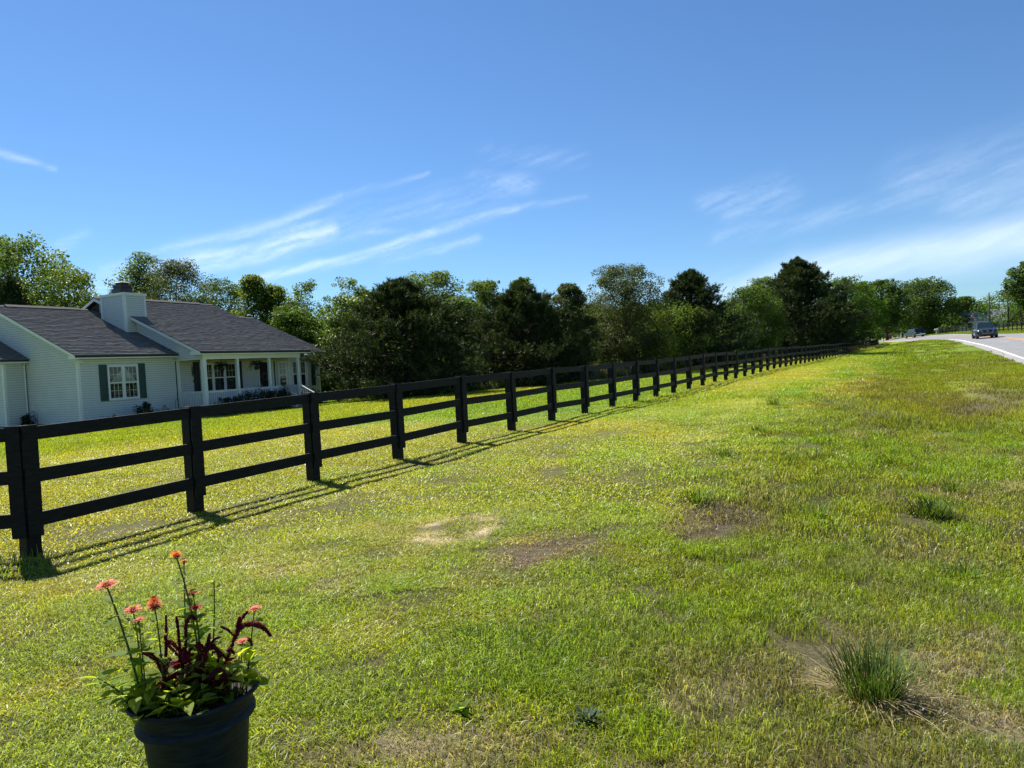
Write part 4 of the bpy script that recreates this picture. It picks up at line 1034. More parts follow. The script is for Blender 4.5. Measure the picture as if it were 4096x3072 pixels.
# undergrowth at the foot of the wood, and rough pinkish grass along the mown edge
def undergrowth():
    r = np.random.default_rng(77); C, NN, SZ, SH = [], [], [], []
    path = [(-60, 39), (-47, 40), (-38, 41), (-33, 40.5), (-29, 41), (-24.5, 40), (-20.5, 46), (-16.2, 54), (-12.2, 63), (-9.5, 74), (-7.4, 90), (-4.5, 112), (-1.5, 128)]
    for (x0, y0), (x1, y1) in zip(path[:-1], path[1:]):
        ln = math.hypot(x1 - x0, y1 - y0); nb = int(ln * 2.6)
        for j in range(nb):
            t = r.random(); back_ = r.random() ** 1.5 * 5
            nxn, nyn = -(y1 - y0) / ln, (x1 - x0) / ln
            x = x0 + (x1 - x0) * t + nxn * (back_); y = y0 + (y1 - y0) * t + nyn * back_
            h = .5 + r.random() * 1.5 + back_ * .35; z = gz(x, y)
            m = 80; d = r.normal(size=(m, 3)); d /= np.linalg.norm(d, axis=1, keepdims=True)
            P = np.array([x, y, z + h * .5]) + d * np.array([.75, .75, h * .55]) * (.4 + .65 * r.random((m, 1)))
            P[:, 2] = np.maximum(P[:, 2], z + .05)
            C.append(P); NN.append(d + r.normal(size=(m, 3)) * .6 + np.array([0, 0, .3])); SZ.append((.12 + .14 * r.random(m)) * (1 + y / 200)); SH.append(np.clip(.3 + .3 * r.normal(size=m), 0, 1))
    V, F = leaf_quads(np.concatenate(C), np.concatenate(NN), np.concatenate(SZ), .55, r)
    o = link('undergrowth', np_mesh('undergrowth', V, F, LEAF['under'], False, {'shade': np.repeat(np.concatenate(SH), 4)}))
    tag(o, 'dark leafy undergrowth at the foot of the tree line', 'undergrowth', kind='stuff')
undergrowth()
M_ROUGH = mat_grass('rough_grass_blades', trans=.35)
rough_t = [tuft_mesh(f'rough_{i}', 60, .42, .35, .95, .022, .35, M_ROUGH, 700 + i, 2, .3) for i in range(4)]
def rough_pts():
    r = np.random.default_rng(8); P = []; T = []
    path = [(-27.5, 35.5), (-23.5, 36.2), (-20.2, 40.5), (-17.0, 47.5), (-14.8, 52.5), (-12.8, 58), (-10.8, 66), (-9.2, 76), (-7.4, 90), (-4.8, 106)]
    for (x0, y0), (x1, y1) in zip(path[:-1], path[1:]):
        ln = math.hypot(x1 - x0, y1 - y0)
        for j in range(int(ln * 11)):
            t = r.random(); w = r.random() * 2.4 + r.random() * (1.5 if y0 > 50 else 0)
            nxn, nyn = -(y1 - y0) / ln, (x1 - x0) / ln
            x = x0 + (x1 - x0) * t + nxn * w; y = y0 + (y1 - y0) * t + nyn * w
            P.append((x, y)); pink = sstep(48, 70, y) * (.5 + .5 * vnoise(x * .3, y * .3, 3))
            c = np.array((.20, .21, .07)) * (1 - pink) + np.array((.36, .22, .16)) * pink
            if y < 46: c = np.array((.12, .17, .04))
            T.append(c * (.7 + .6 * r.random()))
    P = np.array(P); m = len(P); Z = terrain(P[:, 0], P[:, 1])
    s = .7 + .6 * r.random(m)
    return np.column_stack([P, Z]), np.column_stack([np.zeros(m), np.zeros(m), r.random(m) * 6.28]), np.column_stack([s, s, s * np.where(P[:, 1] < 46, .7, 1.15)]), np.array(T)
scatter('rough_grass', 'tall pinkish rough grass along the edge of the mown lawn', rough_t, *rough_pts())

# ------------------------------------------------------------------ flower pot in the foreground
POT = Vector((-2.372, 1.852, gz(-2.372, 1.852)))
PZ = .424 - POT.z
m, N, L = new_mat('slate_blue_pot')
out = N.new('ShaderNodeOutputMaterial'); p = N.new('ShaderNodeBsdfPrincipled'); p.inputs['Roughness'].default_value = .62; p.inputs['Specular IOR Level'].default_value = .2
tc = N.new('ShaderNodeTexCoord'); mp = N.new('ShaderNodeMapping'); mp.inputs['Scale'].default_value = (1, 1, 7); nz = N.new('ShaderNodeTexNoise'); nz.inputs['Scale'].default_value = 14; nz.inputs['Detail'].default_value = 6
L.new(tc.outputs['Object'], mp.inputs[0]); L.new(mp.outputs[0], nz.inputs['Vector'])
cr = N.new('ShaderNodeValToRGB'); cr.color_ramp.elements[0].position = .35; cr.color_ramp.elements[0].color = (.006, .010, .012, 1); cr.color_ramp.elements[1].position = .72; cr.color_ramp.elements[1].color = (.020, .030, .036, 1)
L.new(nz.outputs[0], cr.inputs[0]); L.new(cr.outputs[0], p.inputs['Base Color']); L.new(p.outputs[0], out.inputs[0])
M_POT = m
M_SOIL = mat_simple('potting_soil', (.022, .016, .012), .95, noise=.5, nscale=30, bump=.8)
pot = thing('flower_pot', 'large slate blue round pot with rolled rim at lower left', 'pot', POT)
b = MB(); b.lathe([(0.0, 0), (.150, 0), (.158, .01), (.190, PZ - .125), (.197, PZ - .115)], seg=48); b.build('pot_body', M_POT, pot, True, False)
b = MB(); b.lathe([(.197, PZ - .115), (.209, PZ - .112), (.216, PZ - .103), (.216, PZ - .092), (.209, PZ - .083), (.204, PZ - .078)], seg=48); b.build('band', M_POT, pot, True, False)
b = MB(); b.lathe([(.204, PZ - .078), (.212, PZ - .03), (.224, PZ - .016), (.237, PZ - .012), (.242, PZ - .003), (.236, PZ + .004), (.224, PZ), (.214, PZ - .02), (.206, PZ - .06)], seg=48); b.build('rim', M_POT, pot, True, False)
r = np.random.default_rng(4); b = MB(); seg = 24
b.lathe([(.0, PZ - .035), (.07, PZ - .037), (.14, PZ - .045), (.209, PZ - .055)], seg=seg); b.build('soil', M_SOIL, pot, True, False)

M_STEM = mat_leaf('flower_stem', (.06, .09, .025), (.12, .15, .05), .15)
M_ZLEAF = mat_leaf('zinnia_leaf', (.09, .15, .025), (.20, .27, .045), .62, nscale=9, tcol=(2.0, 2.0, .5))
M_GREENS = mat_leaf('salad_leaf', (.15, .21, .025), (.30, .36, .050), .62, nscale=9, tcol=(1.9, 1.8, .5))
M_PINK = mat_leaf('pink_petal', (.60, .11, .095), (.88, .27, .21), .35, nscale=30, tcol=(1.2, 1.0, .9))
M_CORAL = mat_leaf('coral_petal', (.50, .07, .07), (.80, .18, .15), .35, nscale=30, tcol=(1.2, 1.0, .9))
M_ORANGE = mat_leaf('orange_petal', (.60, .16, .02), (.90, .36, .05), .35, nscale=30, tcol=(1.2, 1.0, .8))
M_RUST = mat_leaf('rust_petal', (.28, .055, .018), (.70, .20, .05), .3, nscale=30, tcol=(1.2, 1.0, .8))
M_YDISC = mat_simple('yellow_disc', (.62, .36, .05), .7, noise=.4, nscale=60)
M_AMAR = mat_leaf('amaranth_plume', (.085, .006, .014), (.21, .016, .034), .2, nscale=40, tcol=(1.3, 1, 1))
M_ALEAF = mat_leaf('maroon_leaf', (.030, .012, .014), (.10, .022, .018), .4, nscale=12, tcol=(3.5, .9, .7))
M_YLEAF = mat_leaf('yellowed_leaf', (.30, .20, .03), (.55, .36, .05), .45, nscale=20, tcol=(1.1, 1.1, 1))
def leaf_mesh(name, mat, n=5, wid=.42, curl=.25, fold=.18):
    """ovate leaf of unit length along +x"""
    V, S = [], []
    for i in range(n + 1):
        t = i / n; w = wid * math.sin(PI * min(1, t * 1.02) ** .75) ** .8 if 0 < i < n else .012
        z = -curl * t * t
        for s in (-1, 0, 1): V.append((t, s * w * .5, z + abs(s) * fold * w)); S.append(.45 + .2 * (s != 0))
    F = []
    for i in range(n):
        a = i * 3; F += [(a, a + 3, a + 4, a + 1), (a + 1, a + 4, a + 5, a + 2)]
    return np_mesh(name, np.array(V), np.array(F), mat, True, {'shade': np.array(S)})
LM = {k: leaf_mesh(k + '_leaf_shape', mt, wid=w, curl=c) for k, mt, w, c in (('z', M_ZLEAF, .46, .25), ('g', M_GREENS, .50, .35), ('a', M_ALEAF, .36, .3), ('y', M_YLEAF, .55, .2))}
def put_leaf(parent, kind, at, az, tilt, ln, roll=0.0):
    o = link('leaf', LM[kind], parent, at, (roll, -tilt, az)); o.scale = (ln, ln, ln); return o
def bez(a, b, c, n=9):
    a, b, c = Vector(a), Vector(b), Vector(c)
    return [a * (1 - t) ** 2 + b * 2 * t * (1 - t) + c * t * t for t in [i / (n - 1) for i in range(n)]]
def bloom(parent, c, dia, mat, layers, per, dome, tilt, seed, disc=True):
    r = np.random.default_rng(seed); V, F, S = [], [], []
    R = Matrix.Rotation(tilt[0], 3, 'X') @ Matrix.Rotation(tilt[1], 3, 'Y'); c = Vector(c)
    for k in range(layers):
        f = 1 - k / max(layers, 1) * .72; ln = dia / 2 * f; up = dome * k / max(1, layers); n = max(8, int(per * (.55 + .45 * f)))
        for j in range(n):
            a = 2 * PI * (j + .5 * (k % 2)) / n + r.normal() * .06; l = ln * (.86 + .22 * r.random()); w = max(.0035, 2 * PI * ln / n * .62)
            el = .18 * k + .10 * r.normal() - .05
            d = Vector((math.cos(a), math.sin(a), 0)); s = Vector((-math.sin(a), math.cos(a), 0)); z = Vector((0, 0, 1))
            i = len(V); sh = r.random()
            for q, wf, zz in ((.12, .4, 0), (.6, 1.0, .10), (.92, .9, .12), (1.0, .35, .08)):
                p_ = d * l * q + z * (up + l * (zz * .6 + el * q)); V += [tuple(c + R @ (p_ - s * w * .5 * wf)), tuple(c + R @ (p_ + s * w * .5 * wf))]; S += [sh * .8, sh * .8]
            for q in range(3): F.append((i + 2 * q, i + 2 * q + 1, i + 2 * q + 3, i + 2 * q + 2))
    o = link('bloom', np_mesh('bloom', np.array(V), np.array(F), mat, False, {'shade': np.array(S)}), parent, -parent.location)
    if disc:
        b = MB(); rd = dia * .13
        for q in range(14):
            a = q * 2.4; rr_ = rd * math.sqrt(q / 14); pc = c + R @ Vector((rr_ * math.cos(a), rr_ * math.sin(a), dome * .9 + .003))
            b.lathe([(.0, .006), (.0025, .004), (.0028, 0)], pc, 6)
        b.build('disc', M_YDISC, o, True, False)
    b = MB(); b.lathe([(.003, -.012), (.010 * dia / .06, -.004), (.012 * dia / .06, .002)], c, 10); b.build('calyx', M_STEM, o, True, False)
    return o
def clampr(b):
    d = Vector((b[0] - POT.x, b[1] - POT.y)); 
    if d.length > .185: d = d * (.185 / d.length)
    return Vector((POT.x + d.x, POT.y + d.y, POT.z + PZ - .05))
random.seed(21)
def zinnia(label, base, top, dia, mat, layers, per, dome, leaves, tilt=(.0, .0), bend=(0, 0), thick=.0032, disc=True, seed=1, lsize=(.07, .115)):
    bs = clampr(base); tp = Vector(top); t = thing('zinnia', label, 'flower', bs)
    md = bs.lerp(tp, .5) + Vector((bend[0], bend[1], .02)); P = bez(bs, md, tp, 10)
    b = MB(); b.tube(P, [thick * (1.25 - .5 * i / 9) for i in range(10)], 7); st = b.build('stem', M_STEM, t)
    if dia: bloom(t, tp, dia * 1.08, mat, layers, per, dome, tilt, seed, disc)
    az = random.random() * 6
    leaves = int(leaves * 1.7)
    for k in range(leaves):
        f = .12 + (.72 if dia else .86) * k / max(1, leaves - 1); i = f * 9; p_ = P[int(i)].lerp(P[min(9, int(i) + 1)], i - int(i)) - bs
        az += 1.57 + random.uniform(-.3, .3); ln = random.uniform(*lsize) * (1.15 - .55 * f)
        put_leaf(t, 'z', p_, az, random.uniform(.1, .6), ln, random.uniform(-.3, .3)); put_leaf(t, 'z', p_, az + PI + random.uniform(-.3, .3), random.uniform(.1, .6), ln * random.uniform(.8, 1.1), random.uniform(-.3, .3))
    return t
zinnia('tall zinnia with salmon pink bloom standing highest on the left of the pot', (-2.555, 1.701), (-2.615, 1.686, .860), .078, M_PINK, 3, 24, .008, 5, (.12, -.05), (.03, .0), .0042, True, 1)
zinnia('pink zinnia bloom between the leftmost zinnia and the rust-coloured one', (-2.534, 1.734), (-2.546, 1.739, .756), .062, M_PINK, 3, 24, .006, 4, (.05, .1), (0, .01), .003, True, 2)
zinnia('small salmon zinnia just below the pink one on the left', (-2.455, 1.707), (-2.474, 1.708, .735), .052, M_PINK, 2, 22, .004, 3, (.1, -.25), (-.01, .01), .0026, False, 3)
zinnia('domed rust-orange zinnia with fading petals left of centre', (-2.435, 1.761), (-2.454, 1.764, .770), .058, M_RUST, 7, 22, .030, 3, (.1, .1), (.02, 0), .003, False, 4)
zinnia('topmost orange zinnia at the tip of the tallest stem', (-2.37, 1.879), (-2.462, 1.877, .932), .050, M_ORANGE, 5, 22, .014, 5, (-.05, .1), (.06, .0), .0034, False, 5)
zinnia('small yellow zinnia bud beside the topmost orange bloom', (-2.44, 1.871), (-2.450, 1.901, .905), .028, M_ORANGE, 3, 14, .008, 6, (.1, 0), (-.005, 0), .0028, True, 6)
zinnia('upper coral-pink zinnia right of the orange stem', (-2.40, 1.909), (-2.430, 1.917, .778), .060, M_CORAL, 3, 26, .006, 4, (.08, -.12), (.01, 0), .003, True, 7)
zinnia('lower coral-pink zinnia just above the dark red plumes', (-2.331, 1.858), (-2.350, 1.860, .745), .056, M_CORAL, 3, 26, .005, 5, (.05, -.08), (.01, 0), .0028, False, 8)
zinnia('pink zinnia at the right end behind the drooping red plume', (-2.234, 1.973), (-2.192, 2.005, .709), .052, M_PINK, 3, 24, .005, 3, (.0, -.1), (.0, .0), .0026, False, 9)
zinnia('half-hidden coral zinnia under the drooping red plume', (-2.286, 1.992), (-2.272, 2.005, .571), .042, M_CORAL, 2, 20, .004, 3, (.1, 0), (0, 0), .0026, False, 10)
zinnia('leafy zinnia shoot without a bloom right of the tallest stem', (-2.40, 1.933), (-2.382, 1.980, .815), 0, None, 0, 0, 0, 8, (0, 0), (.02, .01), .003, False, 11, (.06, .09))
zinnia('leafy shoot spilling over the left rim of the pot', (-2.54, 1.70), (-2.600, 1.615, .535), 0, None, 0, 0, 0, 6, (0, 0), (.0, .0), .003, False, 12, (.09, .13))
def plume(parent, pts, rad, seed, nper=340):
    r = np.random.default_rng(seed); P = [Vector(q) for q in pts]
    Q = []
    for i in range(len(P) - 1):
        p0 = P[max(0, i - 1)]; p3 = P[min(len(P) - 1, i + 2)]
        for k in range(6):
            t = k / 6; Q.append(.5 * ((2 * P[i]) + (P[i + 1] - p0) * t + (2 * p0 - 5 * P[i] + 4 * P[i + 1] - p3) * t * t + (3 * P[i] - p0 - 3 * P[i + 1] + p3) * t ** 3))
    Q.append(P[-1]); A = np.array([tuple(q) for q in Q]); n = int(nper * len(P))
    u = r.random(n) * (len(A) - 1.001); i = u.astype(int); c = A[i] + (A[i + 1] - A[i]) * (u - i)[:, None]
    taper = np.sin(np.clip(u / (len(A) - 1), .06, .97) * PI) ** .4; d = r.normal(size=(n, 3)); d /= np.linalg.norm(d, axis=1, keepdims=True)
    lump = .65 + .7 * vnoise(u * 1.9, u * 0 + seed, seed)
    V, F = leaf_quads(c + d * (rad * taper * lump * (.55 + .5 * r.random(n)))[:, None], d + r.normal(size=(n, 3)) * .4, .0065 * (.7 + .6 * r.random(n)), .8, r)
    o = link('plume', np_mesh('plume', V, F, M_AMAR, False, {'shade': np.repeat(r.random(n), 4)}), parent, -parent.location)
    b = MB(); b.tube([tuple(q) for q in Q], rad * .35, 6); b.build('plume_core', M_AMAR, o, True, False)
def amaranth(label, stem, plumes, leaves, seed):
    bs = clampr(stem[0]); t = thing('amaranth', label, 'flower', bs); random.seed(seed)
    P = [bs] + [Vector(q) for q in stem[1:]]
    b = MB(); b.tube(P, [.0045 - .002 * i / len(P) for i in range(len(P))], 7); b.build('stem', M_ALEAF, t)
    for k, (pts, rad) in enumerate(plumes): plume(t, pts, rad * .95, seed * 10 + k)
    for k in range(7):        # short side spikes
        pts = random.choice(plumes)[0]; q = Vector(pts[0]).lerp(Vector(pts[-1]), random.uniform(-.25, .6)); a = random.uniform(0, 6.28); l = random.uniform(.03, .065)
        plume(t, [tuple(q), tuple(q + Vector((math.cos(a) * l * .5, math.sin(a) * l * .5, l * .7))), tuple(q + Vector((math.cos(a) * l, math.sin(a) * l, l * random.uniform(.7, 1.3))))], random.uniform(.004, .006), seed * 10 + 5 + k, 120)
    for k in range(leaves):
        f = random.uniform(.15, .95) * (len(P) - 1); i = int(f); q = P[i].lerp(P[min(i + 1, len(P) - 1)], f - i) - bs
        put_leaf(t, 'a', q, random.uniform(0, 6.28), random.uniform(-.2, .8), random.uniform(.045, .09), random.uniform(-.6, .6))
    return t
amaranth('dark red amaranth whose thick plume arches over to the right', [(-2.265, 1.868, .382), (-2.26, 1.873, .462), (-2.228, 1.892, .556)],
         [([(-2.228, 1.892, .556), (-2.201, 1.908, .628), (-2.176, 1.922, .670), (-2.138, 1.941, .677), (-2.105, 1.957, .663), (-2.078, 1.970, .627)], .011), ([(-2.196, 1.912, .640), (-2.190, 1.918, .68), (-2.184, 1.922, .705)], .006), ([(-2.258, 1.874, .45), (-2.245, 1.884, .51), (-2.228, 1.892, .556)], .008)], 18, 31)
amaranth('dark red amaranth with short upright plumes in the middle of the pot', [(-2.338, 1.832, .408), (-2.318, 1.846, .513)],
         [([(-2.318, 1.846, .500), (-2.301, 1.857, .581), (-2.287, 1.866, .648)], .010), ([(-2.305, 1.852, .570), (-2.284, 1.848, .595), (-2.253, 1.859, .600), (-2.236, 1.864, .565)], .008), ([(-2.325, 1.842, .47), (-2.333, 1.840, .53), (-2.328, 1.843, .57)], .011)], 38, 32)
amaranth('dark red amaranth with the tallest straight plume on the left', [(-2.443, 1.779, .398), (-2.444, 1.782, .494)],
         [([(-2.446, 1.780, .45), (-2.444, 1.784, .53), (-2.438, 1.788, .60), (-2.433, 1.794, .727)], .007), ([(-2.444, 1.782, .48), (-2.47, 1.775, .54), (-2.492, 1.765, .60)], .006)], 36, 33)
amaranth('dark red amaranth with a tangle of thin plumes behind the middle', [(-2.402, 1.823, .418), (-2.405, 1.826, .54)],
         [([(-2.408, 1.824, .536), (-2.411, 1.826, .644), (-2.416, 1.825, .712)], .006), ([(-2.400, 1.830, .54), (-2.387, 1.836, .61), (-2.384, 1.840, .68), (-2.366, 1.850, .712), (-2.350, 1.858, .700)], .007), ([(-2.405, 1.826, .52), (-2.38, 1.830, .56), (-2.352, 1.838, .57)], .006)], 44, 34)
def greens(label, c, n, rad, seed, hz=(.02, .12), ln=(.05, .09)):
    random.seed(seed); bs = Vector((c[0], c[1], POT.z + PZ - .052)); t = thing('leafy_green', label, 'plant', bs)
    for k in range(n):
        a = random.random() * 6.283; q = rad * math.sqrt(random.random()); at = Vector((q * math.cos(a), q * math.sin(a), random.uniform(*hz)))
        b = MB(); b.tube([(at.x * .5, at.y * .5, 0), tuple(at)], .0016, 5); b.build('stalk', M_STEM, t, True, False)
        put_leaf(t, 'g', at, a + random.uniform(-1, 1), random.uniform(.1, 1.25), random.uniform(*ln), random.uniform(-.5, .5))
greens('pale green leaves filling the front left of the pot', (-2.44, 1.73), 52, .12, 41)
greens('pale green leaves along the front rim of the pot', (-2.33, 1.76), 46, .095, 42, (.01, .08))
greens('light green leafy sprig on the right side of the pot', (-2.27, 1.93), 48, .085, 43, (.03, .17))
greens('green leaves in the middle of the pot below the red plumes', (-2.38, 1.86), 26, .13, 44, (.03, .12), (.05, .08))
put_leaf(bpy.data.objects['leafy_green.002'], 'y', Vector((-.0, -.03, .10)), 4.2, -.9, .075, .3)

# ------------------------------------------------------------------ single plants in the grass
def blade_clump(name, label, cat, x, y, n, h, spread, seed, tints, wid=.006, straw=.2):
    r = np.random.default_rng(seed); z = gz(x, y); t = thing(name, label, cat, (x, y, z))
    q = np.sqrt(r.random(n)) * spread * .35; a = r.random(n) * 6.283; la = a + r.normal(size=n) * .5
    hh = h * (.45 + .6 * r.random(n)); ln = hh * (.15 + 1.0 * (q / (spread * .35)) ** 1.2 * r.random(n) + .25 * r.random(n))
    s = r.random(n) < straw; hh = np.where(s, hh * .45, hh); ln = np.where(s, ln * 1.6 + .1 * h, ln)
    V = []; C = []; T = np.array(tints)
    bx, by = q * np.cos(a), q * np.sin(a); wx, wy = -np.sin(la) * wid / 2, np.cos(la) * wid / 2
    lv = []
    for f, wf, zf in ((0, 1, 0), (.3, 1, .52), (.65, .8, .86), (1.0, .12, 1.0)):
        dx, dy = np.cos(la) * ln * f, np.sin(la) * ln * f; zz = hh * zf - np.where(s, hh * .5 * f * f, 0)
        lv += [np.stack([bx + dx - wx * wf, by + dy - wy * wf, zz], 1), np.stack([bx + dx + wx * wf, by + dy + wy * wf, zz], 1)]
    V = np.stack(lv, 1).reshape(-1, 3); i = np.arange(n)[:, None] * 8
    F = np.concatenate([i + np.array([[2 * k, 2 * k + 1, 2 * k + 3, 2 * k + 2]]) for k in range(3)])
    c = T[r.integers(0, len(T) - 1, n)] * (.6 + .7 * r.random((n, 1))); c[s] = T[-1] * (.7 + .5 * r.random((s.sum(), 1)))
    link('blades', np_mesh('blades', V, F, M_CLUMP, False, {'tint': np.repeat(c, 8, 0), 'blade': np.ones((len(V), 3))}), t)['kind'] = 'stuff'
    return t
M_CLUMP = mat_grass('clump_blades', trans=.35, instancer=False, spec=.12, rough=.6)
DG = [(.040, .075, .016), (.060, .105, .020), (.085, .13, .026), (.36, .29, .16)]
LG = [(.10, .17, .025), (.14, .22, .03), (.08, .14, .02), (.3, .26, .12)]
blade_clump('grass_clump', 'large dark green grass clump with straw-coloured skirt at lower right', 'grass clump', -.05, 4.24, 520, .27, .42, 51, DG, .0055, .30)
blade_clump('grass_clump', 'dark clump of broad blades in the ditch at the right', 'grass clump', .62, 9.9, 240, .22, .62, 52, DG[:3] + [(.1, .12, .04)], .014, .1)
blade_clump('grass_clump', 'thin upright weed clump in the ditch right of the brown patch', 'grass clump', -.57, 8.37, 60, .2, .3, 53, LG, .008, .1)
blade_clump('grass_clump', 'grey-green weed clump near the right edge below the dark clump', 'grass clump', .69, 7.2, 90, .16, .45, 54, LG, .010, .1)
blade_clump('grass_clump', 'bright tall grass clump in front of the flower pot side lawn', 'grass clump', -1.75, 3.85, 380, .12, 1.7, 55, LG, .0045, .06)
blade_clump('grass_clump', 'bright grass clump left of the bare strip at the bottom', 'grass clump', -2.02, 3.45, 340, .11, 1.5, 56, LG, .0045, .06)
blade_clump('grass_clump', 'bright blades around the foot of the corner fence post', 'grass clump', -7.15, 3.75, 160, .14, 1.2, 57, LG, .007, .1)
for k, (x, y, h) in enumerate(((-1.81, 8.04, .17), (-2.07, 11.25, .15), (-1.18, 11.8, .18), (-1.9, 14.2, .16), (1.1, 12.4, .2), (-2.2, 19.5, .28), (2.6, 18.2, .2))):
    blade_clump('grass_clump', ['small weed tuft on the ditch lip, nearest of the row', 'small weed tuft in the ditch behind the nearest one', 'weed tuft in the middle of the ditch floor', 'weed tuft on the ditch lip beside the mown strip', 'weed tuft behind the dark broad-bladed clump', 'tall weed tuft where the lush ditch grass begins', 'weed tuft on the road-side slope of the ditch'][k], 'grass clump', x, y, 90, h, .4, 60 + k, LG[:2] + DG[:2] + [(.2, .2, .07)], .009, .1)
ros = thing('rosette_weed', 'dark blue-green rosette weed in the grass at the bottom centre', 'weed', (-1.28, 3.16, gz(-1.28, 3.16)))
M_ROS = mat_leaf('rosette_leaf', (.022, .045, .030), (.055, .085, .055), .15, nscale=20)
lmr = leaf_mesh('rosette_leaf_shape', M_ROS, wid=.34, curl=.35)
random.seed(9)
for k in range(46):
    a = random.random() * 6.283; o = link('leaf', lmr, ros, (.03 * math.cos(a) * random.random(), .03 * math.sin(a) * random.random(), .012), (random.uniform(-.3, .3), -random.uniform(.1, 1.25), a)); s = random.uniform(.05, .095); o.scale = (s, s, s)
wd = thing('broadleaf_weed', 'light green broad-leaved weed left of the dark rosette', 'weed', (-1.86, 2.96, gz(-1.86, 2.96)))
for k in range(18):
    a = random.random() * 6.283; o = link('leaf', LM['z'], wd, (0, 0, .015), (random.uniform(-.3, .3), -random.uniform(.1, .9), a)); s = random.uniform(.05, .09); o.scale = (s, s, s)

# ------------------------------------------------------------------ things around the house
def shrub(name, label, x, y, w, h, n, seed, leaf, mat, d=None, z=None):
    r = np.random.default_rng(seed); zb = gz(x, y) if z is None else z; t = thing(name, label, 'shrub', (x, y, zb)); d = d or w
    C, NN, SH = [], [], []; nb = 26
    for k in range(nb):
        a = r.random() * 6.283; q = math.sqrt(r.random()); hh = h * (.18 + .75 * r.random() * (1 - .35 * q)); c = np.array([q * math.cos(a) * w * .4, q * math.sin(a) * d * .4, hh]); rb = .14 * (w + h) / 2 * (.7 + .6 * r.random())
        m_ = n // nb; dd = r.normal(size=(m_, 3)); dd /= np.linalg.norm(dd, axis=1, keepdims=True)
        C.append(c + dd * rb * (.4 + .7 * r.random((m_, 1)))); NN.append(dd + r.normal(size=(m_, 3)) * .5 + np.array([0, 0, .3])); SH.append(np.clip(.35 + .3 * r.normal(size=m_), 0, 1))
    C = np.concatenate(C); C[:, 2] = np.clip(C[:, 2], .03, None)
    V, F = leaf_quads(C, np.concatenate(NN), leaf * (.7 + .6 * r.random(len(C))), .55, r)
    link('foliage', np_mesh('foliage', V, F, mat, False, {'shade': np.repeat(np.concatenate(SH), 4)}), t)
    b = MB()
    for k in range(6):
        a = r.random() * 6.283; b.tube([(0, 0, -.05), (.12 * w * math.cos(a), .12 * w * math.sin(a), h * .35), (.28 * w * math.cos(a), .28 * d * math.sin(a), h * .75)], [.018, .012, .004], 5)
    b.build('stems', M_BARK, t, True, False)
    return t
HZ = GZH
shrub('shrub', 'low open shrub under the left shutter of the near wing', -30.2, 20.35, .95, .62, 520, 1, .085, LEAF['shrub'], z=HZ)
shrub('shrub', 'rounded dark shrub under the wing window', -30.1, 21.75, .95, 1.25, 1500, 2, .085, LEAF['shrub'], z=HZ)
shrub('shrub', 'small pink-flecked shrub right of the rounded one', -30.0, 22.75, .9, .85, 700, 3, .07, LEAF['bloomshrub'], z=HZ)
for k, (y, w, h, lb) in enumerate(((25.0, 1.4, 1.25, 'dark azalea at the porch corner, first of the row'), (26.0, 1.4, 1.4, 'dark azalea second in the row before the porch railing'), (27.1, 1.5, 1.6, 'tall dark azalea in the middle of the porch row'), (28.0, 1.3, 1.4, 'dark azalea right of the tall one in the porch row'), (28.85, 1.2, 1.5, 'dark azalea beside the porch steps, last of the row'))):
    shrub('azalea', lb, -28.25, y, w, h, 1700, 10 + k, .075, LEAF['shrub'], z=HZ)
shrub('shrub', 'dark shrub in front of the bay window', -29.5, 32.3, 1.6, 1.15, 1500, 20, .08, LEAF['shrub'], z=HZ)
shrub('shrub', 'rosy flowering shrub at the far corner of the house', -28.9, 34.2, 2.1, 1.2, 2600, 21, .085, LEAF['bloomshrub'], z=HZ)
shrub('shrub', 'green weedy shrub just past the far corner of the house', -27.4, 35.6, 1.6, .7, 1200, 22, .08, LEAF['pale'], z=gz(-27.4, 35.6))
shrub('shrub', 'strappy plant beside the downpipe at the near wall', -34.35, 19.0, .5, .95, 500, 23, .11, LEAF['fern'], z=HZ)
# hose reel
hr = thing('hose_reel', 'garden hose coiled on a wire stand against the near gable wall', 'hose', (-33.75, 18.95, HZ))
M_HOSE = mat_simple('green_hose', (.02, .03, .028), .5); M_WIRE = mat_simple('dark_wire', (.02, .022, .025), .5)
b = MB(); b.tube([(.26 * math.sin(a), .03 * math.cos(3 * a), .45 + .26 * math.cos(a)) for a in np.linspace(0, 12.5, 60)], .014, 6); b.build('hose', M_HOSE, hr, True, False)
b = MB(); b.tube([(.3 * math.sin(a), 0, .62 + .3 * math.cos(a)) for a in np.linspace(-2.2, 2.2, 20)], .010, 6)
for s in (-1, 0, 1): b.tube([(s * .2, 0, -.1), (s * .1, 0, .9 if s == 0 else .8)], .009, 6)
b.build('stand', M_WIRE, hr, True, False)
